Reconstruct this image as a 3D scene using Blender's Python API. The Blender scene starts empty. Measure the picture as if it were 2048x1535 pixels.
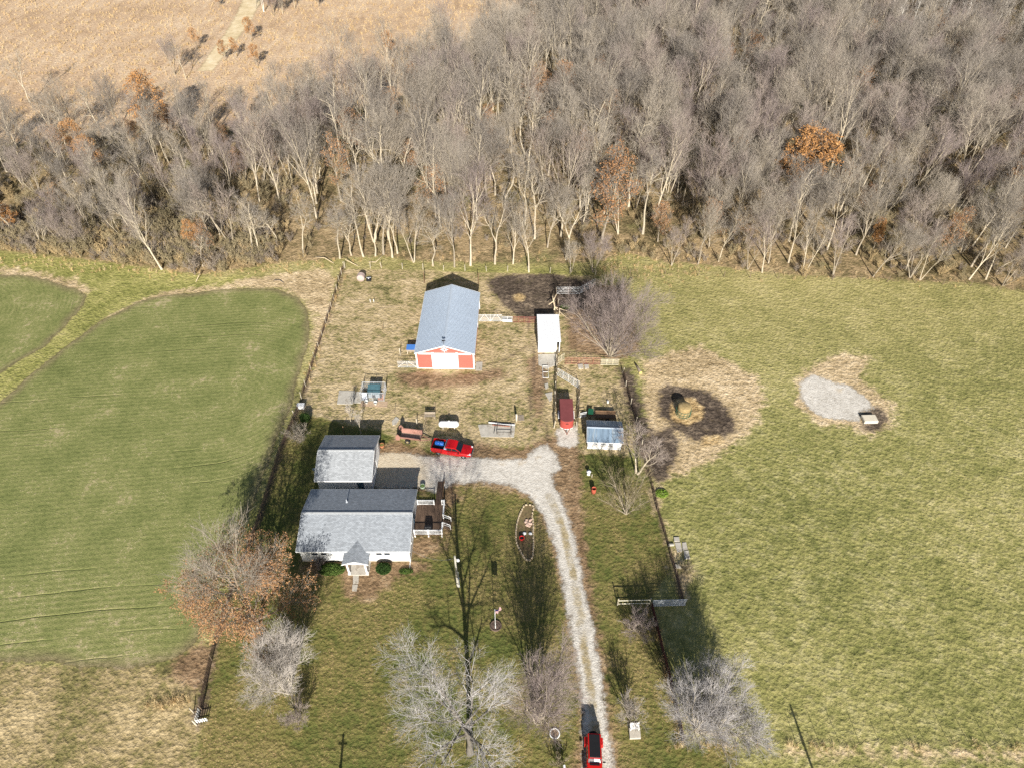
import bpy, math, random
import numpy as np
from mathutils import Vector, Matrix
random.seed(7)
R = math.radians
SC = bpy.context.scene
COL = SC.collection
# ------------------------------------------------------------------ camera, world, sun, exposure
CAM_H, FPX = 78.0, 1400.0
cam = bpy.data.cameras.new('camera'); cam.sensor_width = 36.0; cam.lens = FPX / 2048 * 36
cam.clip_start = 0.5; cam.clip_end = 5000
co = bpy.data.objects.new('camera', cam); COL.objects.link(co)
co.location = (0, 0, CAM_H); co.rotation_euler = (R(45), 0, 0)
SC.camera = co
SUN_EL, SUN_TURN = 26.4, 4.7
w = bpy.data.worlds.new('World'); SC.world = w; w.use_nodes = True
wn = w.node_tree
sky = wn.nodes.new('ShaderNodeTexSky'); sky.sky_type = 'NISHITA'; sky.sun_disc = False
sky.sun_elevation = R(SUN_EL); sky.sun_rotation = R(180 - SUN_TURN)
bg = wn.nodes['Background']; bg.inputs['Strength'].default_value = 0.05
wn.links.new(sky.outputs[0], bg.inputs['Color'])
sl = bpy.data.lights.new('sun', 'SUN'); sl.energy = 4.9; sl.angle = R(0.5); sl.color = (1.0, 0.955, 0.885)
so = bpy.data.objects.new('sun', sl); COL.objects.link(so); so.location = (20, -40, 120)
so.rotation_euler = (R(90 - SUN_EL), 0, R(SUN_TURN))
vs = SC.view_settings
vs.view_transform = 'Standard'; vs.look = 'None'; vs.exposure = 0.84; vs.gamma = 1; vs.use_curve_mapping = False
SC.cycles.use_denoising = False; SC.cycles.max_bounces = 5; SC.cycles.diffuse_bounces = 2; SC.cycles.transparent_max_bounces = 8

# ------------------------------------------------------------------ helpers
def G(px, py, z=0.0):
    """point at height z that the photograph shows at pixel (px, py) - used once, to survey the site"""
    v = (py - 767.5) / FPX
    zc = (CAM_H - z) / (0.70710678 * (1 + v))
    return ((px - 1024) / FPX * zc, zc * 0.70710678 * (1 - v), z)
def G2(px, py, z=0.0): return G(px, py, z)[:2]
def srgb(r, g, b):
    f = lambda c: (c / 255 / 12.92) if c / 255 <= 0.04045 else ((c / 255 + 0.055) / 1.055) ** 2.4
    return (f(r), f(g), f(b), 1.0)

class NT:
    def __init__(s, name):
        s.m = bpy.data.materials.new(name); s.m.use_nodes = True
        s.t = s.m.node_tree; s.t.nodes.clear()
        s.out = s.t.nodes.new('ShaderNodeOutputMaterial')
    def put(s, sock, v):
        if hasattr(v, 'is_output'): s.t.links.new(v, sock)
        else: sock.default_value = v
    def node(s, typ, props=None, **ins):
        n = s.t.nodes.new(typ)
        for k, v in (props or {}).items(): setattr(n, k, v)
        for k, v in ins.items():
            s.put(n.inputs[int(k[1:])] if k[0] == 'i' and k[1:].isdigit() else n.inputs[k], v)
        return n
    def pos(s): return s.node('ShaderNodeNewGeometry').outputs['Position']
    def obj(s): return s.node('ShaderNodeTexCoord').outputs['Object']
    def rnd(s): return s.node('ShaderNodeObjectInfo').outputs['Random']
    def attr(s, name): return s.node('ShaderNodeAttribute', {'attribute_name': name}).outputs['Fac']
    def scalev(s, v, xyz): return s.node('ShaderNodeVectorMath', {'operation': 'MULTIPLY'}, i0=v, i1=xyz).outputs[0]
    def noise(s, vec, scale, detail=4, rough=0.55, dist=0.0):
        return s.node('ShaderNodeTexNoise', None, Vector=vec, Scale=scale, Detail=detail, Roughness=rough, Distortion=dist).outputs[0]
    def vor(s, vec, scale): return s.node('ShaderNodeTexVoronoi', None, Vector=vec, Scale=scale).outputs['Distance']
    def mth(s, op, a, b=0.0): return s.node('ShaderNodeMath', {'operation': op}, i0=a, i1=b).outputs[0]
    def add(s, *xs):
        r = xs[0]
        for x in xs[1:]: r = s.mth('ADD', r, x)
        return r
    def mul(s, a, b): return s.mth('MULTIPLY', a, b)
    def dev(s, n, k): return s.mth('MULTIPLY', s.mth('SUBTRACT', n, 0.5), k)
    def step(s, x, a, b):
        n = s.node('ShaderNodeMapRange', {'interpolation_type': 'SMOOTHSTEP'}, Value=x)
        n.inputs['From Min'].default_value = a; n.inputs['From Max'].default_value = b
        return n.outputs[0]
    def ramp(s, f, stops):
        n = s.node('ShaderNodeValToRGB', None, Fac=f); e = n.color_ramp.elements
        while len(e) < len(stops): e.new(0.5)
        for el, (p, c) in zip(e, stops): el.position = p; el.color = c
        return n.outputs[0]
    def mix(s, f, a, b):
        n = s.t.nodes.new('ShaderNodeMix'); n.data_type = 'RGBA'
        s.put(n.inputs[0], f); s.put(n.inputs[6], a); s.put(n.inputs[7], b)
        return n.outputs[2]
    def bump(s, h, strength=0.5, dist=0.1):
        return s.node('ShaderNodeBump', None, Height=h, Strength=strength, Distance=dist).outputs[0]
    def done(s, col, rough=0.8, metal=0.0, normal=None, spec=0.3, alpha=None, **kw):
        b = s.node('ShaderNodeBsdfPrincipled')
        s.put(b.inputs['Base Color'], col); s.put(b.inputs['Roughness'], rough); s.put(b.inputs['Metallic'], metal)
        s.put(b.inputs['Specular IOR Level'], spec)
        if normal is not None: s.put(b.inputs['Normal'], normal)
        for k, v in kw.items(): s.put(b.inputs[k.replace('_', ' ')], v)
        sh = b.outputs[0]
        if alpha is not None:
            tr = s.node('ShaderNodeBsdfTransparent')
            ms = s.t.nodes.new('ShaderNodeMixShader'); s.put(ms.inputs[0], alpha)
            s.t.links.new(tr.outputs[0], ms.inputs[1]); s.t.links.new(sh, ms.inputs[2]); sh = ms.outputs[0]
        s.t.links.new(sh, s.out.inputs['Surface'])
        return s.m

def plain(name, c, rough=0.75, var=0.25, scale=2.0, metal=0.0, spec=0.3, bump=0.0, stretch=(1, 1, 1), dirt=None):
    """an ordinary surface with mottling (and optional dirt streaks)"""
    n = NT(name); o = n.scalev(n.obj(), stretch)
    a = n.noise(o, scale, 5, 0.6); lo = tuple(x * (1 - var) for x in c[:3]) + (1,); hi = tuple(min(1, x * (1 + var)) for x in c[:3]) + (1,)
    col = n.ramp(a, [(0.3, lo), (0.7, hi)])
    if dirt: col = n.mix(n.step(n.noise(o, scale * 0.6, 6, 0.7), 0.52, 0.72), col, dirt)
    nm = n.bump(n.noise(o, scale * 6, 3), bump, 0.03) if bump else None
    return n.done(col, rough, metal, nm, spec)

class MB:
    """collects shapes that become ONE mesh object"""
    def __init__(s): s.v = []; s.f = []
    def poly(s, *pts):
        i = len(s.v); s.v += [tuple(p) for p in pts]; s.f.append(tuple(range(i, i + len(pts)))); return s
    def hexa(s, p):
        i = len(s.v); s.v += [tuple(q) for q in p]
        s.f += [tuple(i + k for k in q) for q in ((3, 2, 1, 0), (4, 5, 6, 7), (0, 1, 5, 4), (1, 2, 6, 5), (2, 3, 7, 6), (3, 0, 4, 7))]
        return s
    def box(s, c, d, rz=0.0, ry=0.0, rx=0.0):
        m = Matrix.Translation(c) @ Matrix.Rotation(rz, 4, 'Z') @ Matrix.Rotation(ry, 4, 'Y') @ Matrix.Rotation(rx, 4, 'X')
        x, y, z = d[0] / 2, d[1] / 2, d[2] / 2
        return s.hexa([m @ Vector(q) for q in ((-x, -y, -z), (x, -y, -z), (x, y, -z), (-x, y, -z), (-x, -y, z), (x, -y, z), (x, y, z), (-x, y, z))])
    def bb(s, x0, x1, y0, y1, z0, z1): return s.box(((x0 + x1) / 2, (y0 + y1) / 2, (z0 + z1) / 2), (x1 - x0, y1 - y0, z1 - z0))
    def frus(s, b, t, z0, z1):
        """b, t = (x0,x1,y0,y1) bottom / top rectangles"""
        q = lambda r, z: [(r[0], r[2], z), (r[1], r[2], z), (r[1], r[3], z), (r[0], r[3], z)]
        return s.hexa(q(b, z0) + q(t, z1))
    def prism(s, prof, a, b, axis='y'):
        """profile polygon extruded from a to b; axis y: prof=(x,z), axis x: prof=(y,z), axis z: prof=(x,y)"""
        f = {'y': lambda p, t: (p[0], t, p[1]), 'x': lambda p, t: (t, p[0], p[1]), 'z': lambda p, t: (p[0], p[1], t)}[axis]
        i = len(s.v); n = len(prof)
        s.v += [f(p, a) for p in prof] + [f(p, b) for p in prof]
        s.f.append(tuple(range(i, i + n))[::-1]); s.f.append(tuple(range(i + n, i + 2 * n)))
        s.f += [(i + k, i + (k + 1) % n, i + n + (k + 1) % n, i + n + k) for k in range(n)]
        return s
    def tube(s, pts, r, n=8, cap=True, closed=False):
        pts = [Vector(p) for p in pts]; N = len(pts)
        rs = r if isinstance(r, (list, tuple)) else [r] * N
        i = len(s.v)
        for k, p in enumerate(pts):
            if closed: d = pts[(k + 1) % N] - pts[k - 1]
            else: d = pts[min(k + 1, N - 1)] - pts[max(k - 1, 0)]
            d.normalize(); u = d.cross(Vector((0, 0, 1)) if abs(d.z) < 0.95 else Vector((1, 0, 0))).normalized(); q = d.cross(u)
            for j in range(n):
                a = 2 * math.pi * j / n; s.v.append(tuple(p + (u * math.cos(a) + q * math.sin(a)) * rs[k]))
        for k in range(N if closed else N - 1):
            for j in range(n):
                k2 = (k + 1) % N
                s.f.append((i + k * n + j, i + k * n + (j + 1) % n, i + k2 * n + (j + 1) % n, i + k2 * n + j))
        if cap and not closed:
            s.f.append(tuple(i + j for j in range(n))[::-1]); s.f.append(tuple(i + (N - 1) * n + j for j in range(n)))
        return s
    def rev(s, prof, n=20, c=(0, 0, 0), axis='z'):
        """lathe; prof = [(radius, height)]"""
        i = len(s.v); m = len(prof)
        for r, h in prof:
            for j in range(n):
                a = 2 * math.pi * j / n; x, y = r * math.cos(a), r * math.sin(a)
                p = {'z': (x, y, h), 'y': (x, h, y), 'x': (h, x, y)}[axis]
                s.v.append((c[0] + p[0], c[1] + p[1], c[2] + p[2]))
        for k in range(m - 1):
            for j in range(n): s.f.append((i + k * n + j, i + k * n + (j + 1) % n, i + (k + 1) * n + (j + 1) % n, i + (k + 1) * n + j))
        s.f.append(tuple(i + j for j in range(n))[::-1]); s.f.append(tuple(i + (m - 1) * n + j for j in range(n)))
        return s
    def build(s, name, mat, parent=None, smooth=False, bevel=0.0):
        me = bpy.data.meshes.new(name); me.from_pydata(s.v, [], s.f); me.update()
        if mat: me.materials.append(mat)
        import bmesh
        bm = bmesh.new(); bm.from_mesh(me); bmesh.ops.recalc_face_normals(bm, faces=bm.faces); bm.to_mesh(me); bm.free()
        if smooth: me.polygons.foreach_set('use_smooth', [True] * len(me.polygons))
        o = bpy.data.objects.new(name, me); COL.objects.link(o)
        if parent: o.parent = parent
        if bevel:
            b = o.modifiers.new('bevel', 'BEVEL'); b.width = bevel; b.segments = 2; b.limit_method = 'ANGLE'; b.angle_limit = R(40)
        return o
def tag(o, label, cat, group=None, kind=None):
    o['label'] = label; o['category'] = cat
    if group: o['group'] = group
    if kind: o['kind'] = kind
    return o
def thing(name, label, cat, loc=(0, 0, 0), rz=0.0, group=None):
    o = bpy.data.objects.new(name, None); COL.objects.link(o); o.empty_display_size = 0.3
    o.location = (loc[0], loc[1], loc[2] if len(loc) > 2 else 0); o.rotation_euler = (0, 0, rz)
    return tag(o, label, cat, group)
def copy_thing(src, loc, rz=0.0, scale=None, label=None, group=None):
    c = src.copy(); COL.objects.link(c); c.location = loc; c.rotation_euler = (0, 0, rz)
    if scale: c.scale = scale
    if label: c['label'] = label
    if group: c['group'] = group
    for ch in src.children:
        d = ch.copy(); COL.objects.link(d); d.parent = c
        for g in ch.children:
            e = g.copy(); COL.objects.link(e); e.parent = d
    return c
def np_mesh(name, V, Q, mats, mi=None, smooth=False, tris=False):
    V = np.asarray(V, np.float32).reshape(-1, 3); Q = np.asarray(Q, np.int32); k = Q.shape[1]
    me = bpy.data.meshes.new(name)
    me.vertices.add(len(V)); me.vertices.foreach_set('co', V.ravel())
    me.loops.add(Q.size); me.loops.foreach_set('vertex_index', Q.ravel())
    me.polygons.add(len(Q)); me.polygons.foreach_set('loop_start', np.arange(0, Q.size, k, dtype=np.int32))
    try: me.polygons.foreach_set('loop_total', np.full(len(Q), k, np.int32))
    except Exception: pass
    for m in mats: me.materials.append(m)
    if mi is not None: me.polygons.foreach_set('material_index', np.asarray(mi, np.int32))
    if smooth: me.polygons.foreach_set('use_smooth', np.ones(len(Q), bool))
    me.update(calc_edges=True)
    return me
def link(name, me, parent=None):
    o = bpy.data.objects.new(name, me); COL.objects.link(o)
    if parent: o.parent = parent
    return o

# ------------------------------------------------------------------ signed distances (metres, + inside)
def sdf_poly(X, Y, P, far=8.0):
    P = np.asarray(P, float); out = np.full(X.shape, -far)
    sel = (X > P[:, 0].min() - far) & (X < P[:, 0].max() + far) & (Y > P[:, 1].min() - far) & (Y < P[:, 1].max() + far)
    x, y = X[sel], Y[sel]; d = np.full(x.shape, 1e9); ins = np.zeros(x.shape, bool)
    n = len(P)
    for i in range(n):
        ax, ay = P[i]; bx, by = P[(i + 1) % n]; ex, ey = bx - ax, by - ay
        t = np.clip(((x - ax) * ex + (y - ay) * ey) / (ex * ex + ey * ey + 1e-9), 0, 1)
        d = np.minimum(d, (x - ax - t * ex) ** 2 + (y - ay - t * ey) ** 2)
        c = ((ay > y) != (by > y))
        with np.errstate(divide='ignore', invalid='ignore'):
            ins ^= c & (x < (bx - ax) * (y - ay) / (by - ay + 1e-12) + ax)
    d = np.sqrt(d); out[sel] = np.clip(np.where(ins, d, -d), -far, far)
    return out
def sdf_line(X, Y, P, half, far=8.0):
    P = np.asarray(P, float); d = np.full(X.shape, 1e9)
    for i in range(len(P) - 1):
        ax, ay = P[i]; bx, by = P[i + 1]; ex, ey = bx - ax, by - ay
        t = np.clip(((X - ax) * ex + (Y - ay) * ey) / (ex * ex + ey * ey + 1e-9), 0, 1)
        d = np.minimum(d, (X - ax - t * ex) ** 2 + (Y - ay - t * ey) ** 2)
    return np.clip(half - np.sqrt(d), -far, far)
def px(*pts): return [G2(*p) for p in pts]
# ------------------------------------------------------------------ ground: one sheet, its covers told apart by surveyed outlines
WOOD_FRONT = [(-330, 470), (0, 500), (100, 512), (200, 522), (300, 535), (400, 548), (470, 540), (560, 525), (680, 517), (760, 512), (830, 522), (990, 526), (1130, 528), (1200, 520), (1260, 505), (1330, 525), (1420, 530), (1520, 545), (1610, 552), (1750, 557), (1850, 563), (1950, 566), (2060, 585), (2300, 600), (2500, 620)]
WOOD = px(*WOOD_FRONT) + [(330, 130), (330, 330), (14, 330), (4, 262), (-2, 235), (-15, 205), (-33, 182), (-60, 170), (-95, 165), (-125, 158), (-160, 155), (-230, 155), (-230, 125)]
ZONES = {
 'wood': ('poly', WOOD),
 'prairie': ('poly', [(-400, 150), (-160, 155), (-125, 158), (-95, 165), (-60, 170), (-33, 182), (-15, 205), (-2, 235), (4, 262), (14, 330), (30, 500), (-400, 500)]),
 'lawn': ('poly', px((600, 828), (640, 835), (700, 850), (760, 862), (800, 880), (860, 900), (1100, 890), (1170, 905), (1250, 905), (1296, 945), (1312, 1010), (1347, 1130), (1300, 1200), (1326, 1310), (1363, 1482), (1480, 1490), (1480, 1800), (380, 1800), (398, 1440), (405, 1400), (432, 1290), (470, 1170), (515, 1045), (560, 900), (580, 845))),
 'yard': ('poly', px((690, 538), (800, 540), (1000, 545), (1190, 550), (1230, 640), (1240, 720), (1290, 860), (1255, 910), (1170, 905), (1100, 890), (860, 895), (760, 862), (640, 833), (598, 818), (625, 740), (668, 600))),
 'rough': ('poly', px((-500, 1330), (0, 1325), (160, 1332), (330, 1325), (395, 1290), (432, 1290), (415, 1360), (398, 1440), (390, 1800), (-700, 1800))),
 'strip': ('multi', [px((870, 537), (990, 534), (1190, 540), (1195, 552), (1090, 548), (1000, 545), (880, 542)), px((-300, 500), (0, 505), (100, 515), (250, 528), (420, 555), (520, 550), (440, 575), (330, 588), (280, 600), (200, 640), (100, 715), (0, 800), (-150, 900), (-260, 1000), (-260, 900), (0, 745), (90, 692), (165, 615), (180, 580), (120, 560), (0, 540), (-300, 525))]),
 'straw': ('multi', [px((1285, 720), (1400, 690), (1520, 755), (1530, 800), (1500, 865), (1430, 915), (1350, 955), (1312, 965), (1330, 1080), (1385, 1150), (1368, 1195), (1345, 1125), (1300, 960), (1290, 880)),
                     px((1600, 745), (1680, 705), (1740, 715), (1720, 760), (1790, 810), (1785, 850), (1740, 872), (1690, 850), (1640, 848), (1590, 810)),
                     px((470, 560), (560, 548), (650, 535), (672, 560), (655, 620), (628, 640), (612, 605), (570, 580), (480, 576)),
                     px((285, 600), (330, 583), (480, 566), (480, 576), (340, 592), (275, 625), (200, 660), (205, 640)),
                     px((-60, 528), (60, 540), (150, 560), (185, 580), (160, 590), (100, 565), (0, 548), (-60, 545)),
                     px((640, 575), (668, 560), (660, 640), (640, 700), (622, 700)),
                     px((1560, 1501), (1800, 1499), (2060, 1503), (2200, 1508), (2200, 1524), (2000, 1519), (1800, 1512), (1600, 1508))]),
 'mud': ('multi', [px((1316, 782), (1335, 770), (1380, 775), (1420, 783), (1452, 810), (1476, 858), (1450, 872), (1420, 882), (1390, 884), (1350, 856), (1318, 828)),
                   px((975, 560), (1010, 550), (1100, 548), (1182, 562), (1190, 600), (1160, 625), (1100, 625), (1075, 645), (1040, 635), (1008, 612), (985, 590)),
                   px((1722, 822), (1760, 812), (1778, 835), (1762, 862), (1728, 860)),
                   px((1268, 880), (1345, 850), (1360, 900), (1330, 960), (1306, 965)),
                   px((1235, 735), (1262, 735), (1300, 860), (1280, 900), (1262, 830)),
                   px((395, 1380), (420, 1340), (412, 1400), (408, 1440), (390, 1450))]),
 'hay': ('multi', [px((1340, 815), (1352, 795), (1385, 795), (1408, 815), (1405, 838), (1375, 850), (1345, 842)),
                   px((1025, 592), (1040, 586), (1052, 593), (1048, 602), (1030, 603)), px((1405, 872), (1440, 868), (1450, 885), (1400, 895))]),
 'leafdirt': ('multi', [px((790, 745), (832, 742), (900, 748), (950, 744), (1005, 735), (1015, 752), (940, 770), (860, 776), (800, 768)), px((1130, 570), (1250, 570), (1280, 700), (1240, 720), (1135, 700)), px((1050, 720), (1080, 700), (1092, 760), (1080, 850), (1062, 800)), px((330, 1322), (395, 1292), (430, 1292), (412, 1390), (360, 1360)),
px((790, 880), (870, 906), (950, 884), (1000, 893), (1050, 895), (1095, 872), (1150, 880), (1168, 925), (1162, 985), (1170, 1060), (1188, 1180), (1206, 1300), (1222, 1420), (1240, 1560), (1150, 1560), (1160, 1420), (1150, 1340), (1125, 1180), (1100, 1085), (1070, 1010), (1035, 985), (960, 970), (890, 975), (850, 985), (740, 985), (740, 900)),
                        px((815, 1070), (880, 1075), (875, 1110), (820, 1120)), px((880, 965), (905, 960), (925, 990), (905, 1010), (893, 1100), (884, 1100)),
                        px((600, 1120), (860, 1120), (860, 1140), (790, 1160), (745, 1200), (690, 1195), (680, 1150), (600, 1140))]),
}
xs = np.concatenate([[-1500, -700, -400, -300], np.arange(-230, 230.1, 0.8), [300, 400, 700, 1500]])
ys = np.concatenate([[-300, -60, 0], np.arange(10, 128, 0.75), np.arange(128, 300, 1.5), [330, 400, 700, 1600]])
GX, GY = np.meshgrid(xs, ys)
def grid_mesh(name, GX, GY, z, mats):
    h, w_ = GX.shape
    V = np.stack([GX, GY, np.full(GX.shape, z)], -1).reshape(-1, 3)
    idx = np.arange(h * w_).reshape(h, w_)
    Q = np.stack([idx[:-1, :-1], idx[:-1, 1:], idx[1:, 1:], idx[1:, :-1]], -1).reshape(-1, 4)
    return V, Q
def zone_sdf(X, Y, z):
    k, d = z
    if k == 'poly': return sdf_poly(X, Y, d)
    r = np.full(X.shape, -8.0)
    for p in d: r = np.maximum(r, sdf_poly(X, Y, p))
    return r
def set_attr(me, name, a):
    at = me.attributes.new(name, 'FLOAT', 'POINT'); at.data.foreach_set('value', np.asarray(a, np.float32).ravel())

n = NT('ground_cover'); P = n.pos()
nb = n.noise(P, 0.03, 3); nm = n.noise(P, 0.16, 4, 0.6); nf = n.noise(P, 1.3, 5, 0.72); nv = n.noise(P, 5.5, 3, 0.7); nw = n.noise(P, 0.55, 4, 0.65)
vo = n.vor(P, 2.2); vs2 = n.vor(P, 4.5)
def fac(a, b, c, d=0.0, e=0.0): return n.add(0.5, n.dev(nb, a), n.dev(nm, b), n.dev(nf, c), n.dev(nv, d), n.dev(nw, e))
def mask(name, wid=0.5, a=4.0, b=2.0):
    d = n.add(n.attr(name), n.dev(nw, a), n.dev(nf, b)); return n.step(d, -wid, wid)
S = srgb
c = n.ramp(fac(0.5, 0.5, 1.1, 0.7, 0.5), [(0.1, S(96, 99, 44)), (0.35, S(126, 125, 61)), (0.55, S(149, 143, 76)), (0.75, S(174, 162, 97)), (0.95, S(202, 186, 130))])
clump = n.step(n.add(n.noise(P, 0.75, 4, 0.7), n.dev(nm, 0.5)), 0.5, 0.64)
c = n.mix(n.mul(clump, 0.36), c, n.ramp(nf, [(0.3, S(160, 150, 88)), (0.7, S(206, 194, 140))]))
dk = n.step(n.add(n.noise(P, 0.55, 4, 0.7), n.dev(nb, 0.4)), 0.44, 0.34)
c = n.mix(n.mul(dk, 0.38), c, S(98, 102, 46))
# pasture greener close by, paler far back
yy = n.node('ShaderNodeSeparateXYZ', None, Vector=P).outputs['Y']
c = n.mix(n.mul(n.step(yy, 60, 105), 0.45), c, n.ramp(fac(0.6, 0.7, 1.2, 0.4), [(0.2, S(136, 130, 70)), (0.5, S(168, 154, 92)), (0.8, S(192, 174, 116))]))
lawn = n.ramp(fac(1.2, 0.9, 0.9, 0.7, 0.6), [(0.06, S(68, 80, 28)), (0.3, S(92, 98, 40)), (0.5, S(112, 107, 50)), (0.7, S(130, 117, 62)), (0.95, S(156, 138, 86))])
speck = n.mul(n.step(vs2, 0.34, 0.16), n.step(n.add(n.dev(nm, 1.6), n.dev(nb, 1.2), n.dev(nw, 0.8), 0.5), 0.32, 0.62))
lawn = n.mix(n.mul(speck, 0.75), lawn, n.ramp(nv, [(0.35, S(150, 104, 60)), (0.65, S(206, 176, 120))]))
c = n.mix(mask('lawn', 0.3, 1.2, 0.8), c, lawn)
yard = n.ramp(fac(0.7, 1.0, 1.3, 0.6, 1.2), [(0.06, S(92, 82, 54)), (0.24, S(130, 124, 70)), (0.4, S(160, 142, 94)), (0.6, S(184, 161, 116)), (0.92, S(208, 185, 142))])
c = n.mix(mask('yard', 0.4, 1.5, 0.8), c, yard)
rough = n.ramp(fac(0.9, 1.2, 1.3, 0.5, 0.9), [(0.1, S(84, 78, 46)), (0.35, S(124, 116, 62)), (0.6, S(158, 138, 90)), (0.9, S(196, 172, 122))])
c = n.mix(mask('rough', 0.5, 2.5, 1.0), c, rough)
strip = n.ramp(fac(0.9, 1.0, 1.1, 0.5, 0.8), [(0.1, S(104, 108, 44)), (0.4, S(142, 140, 66)), (0.65, S(168, 160, 86)), (0.9, S(194, 178, 114))])
c = n.mix(mask('strip', 0.5, 2.5, 1.2), c, strip)
straw = n.ramp(fac(0.5, 0.9, 1.4, 0.8, 0.8), [(0.08, S(118, 98, 66)), (0.35, S(168, 144, 100)), (0.6, S(200, 174, 130)), (0.9, S(226, 202, 160))])
c = n.mix(mask('straw', 0.8, 4.5, 2.0), c, straw)
ld = n.ramp(fac(0.5, 0.9, 1.3, 0.8, 1.0), [(0.1, S(92, 68, 48)), (0.4, S(128, 98, 70)), (0.65, S(156, 124, 90)), (0.9, S(180, 156, 120))])
c = n.mix(n.mul(mask('leafdirt', 0.7, 3.0, 2.0), 0.85), c, ld)
mud = n.ramp(fac(0.5, 0.9, 1.5, 0.9, 0.9), [(0.1, S(52, 44, 38)), (0.4, S(80, 68, 57)), (0.65, S(108, 93, 77)), (0.92, S(154, 134, 108))])
c = n.mix(n.mul(mask('mud', 0.6, 3.4, 2.4), n.step(n.add(0.5, n.dev(nw, 1.4), n.dev(nv, 0.8)), -0.1, 0.42)), c, mud)
rut = n.step(n.add(n.attr('rut'), n.dev(nw, 1.0), n.dev(nf, 0.6)), -0.25, 0.4)
c = n.mix(n.mul(rut, 0.75), c, n.ramp(nf, [(0.3, S(74, 60, 48)), (0.7, S(122, 102, 80))]))
c = n.mix(mask('hay', 0.4, 1.4, 1.2), c, n.ramp(fac(0.3, 0.7, 1.5, 0.9, 0.6), [(0.1, S(124, 98, 52)), (0.5, S(186, 154, 98)), (0.9, S(222, 196, 146))]))
wood = n.ramp(fac(0.7, 1.0, 1.2, 0.6, 1.2), [(0.08, S(84, 72, 44)), (0.33, S(118, 104, 66)), (0.5, S(146, 124, 84)), (0.7, S(168, 142, 100)), (0.92, S(188, 164, 118))])
moss = n.step(n.add(n.dev(n.noise(P, 0.07, 3), 1.6), n.dev(nw, 0.5), 0.5), 0.62, 0.85)
wood = n.mix(n.mul(moss, 0.6), wood, S(110, 118, 56))
c = n.mix(mask('wood', 0.6, 3.0, 1.5), c, wood)
fx = n.scalev(P, (0.5, 0.08, 1))
pr = n.ramp(n.add(0.5, n.dev(nb, 0.8), n.dev(nm, 0.7), n.dev(nf, 0.9), n.dev(n.noise(fx, 1.0, 4, 0.6), 0.9)), [(0.1, S(158, 129, 95)), (0.4, S(190, 157, 119)), (0.6, S(203, 172, 134)), (0.9, S(220, 194, 158))])
c = n.mix(mask('prairie', 0.8, 4.0, 2.0), c, pr)
hgt = n.add(n.mul(nf, 0.9), n.mul(nv, 0.35), n.mul(vo, 0.45), n.mul(nw, 0.5))
hs = n.node('ShaderNodeHueSaturation', None, Color=c); hs.inputs['Saturation'].default_value = 0.88; c = hs.outputs[0]
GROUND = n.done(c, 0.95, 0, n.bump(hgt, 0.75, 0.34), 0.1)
V, Q = grid_mesh('ground', GX, GY, 0.0, None)
me = np_mesh('ground', V, Q, [GROUND])
for k, z in ZONES.items(): set_attr(me, k, zone_sdf(GX, GY, z))
RUTS = [px((688, 533), (668, 600), (637, 695), (611, 772), (597, 822), (573, 875), (548, 945), (522, 1030), (488, 1120), (450, 1225), (424, 1320), (404, 1425)),
        px((1245, 745), (1262, 808), (1284, 888), (1296, 945), (1314, 1020), (1340, 1110), (1366, 1208)), px((1301, 1213), (1324, 1308), (1344, 1388), (1364, 1483)),
        px((1057, 640), (1068, 720), (1062, 800), (1068, 880)), px((1083, 660), (1090, 740), (1086, 820), (1096, 880)), px((950, 735), (1010, 720), (1060, 690)), px((690, 620), (760, 616), (850, 618)), px((612, 824), (760, 828), (900, 828))]
rt = np.full(GX.shape, -8.0)
for k, p in enumerate(RUTS): rt = np.maximum(rt, sdf_line(GX, GY, p, (0.45, 0.45, 0.4, 0.35, 0.35, 0.3, 0.05, 0.0)[k]))
set_attr(me, 'rut', rt)
ground = tag(link('ground', me), 'rough farm ground of pasture, lawn, barnyard and woodland floor', 'ground', None, 'structure')

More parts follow.
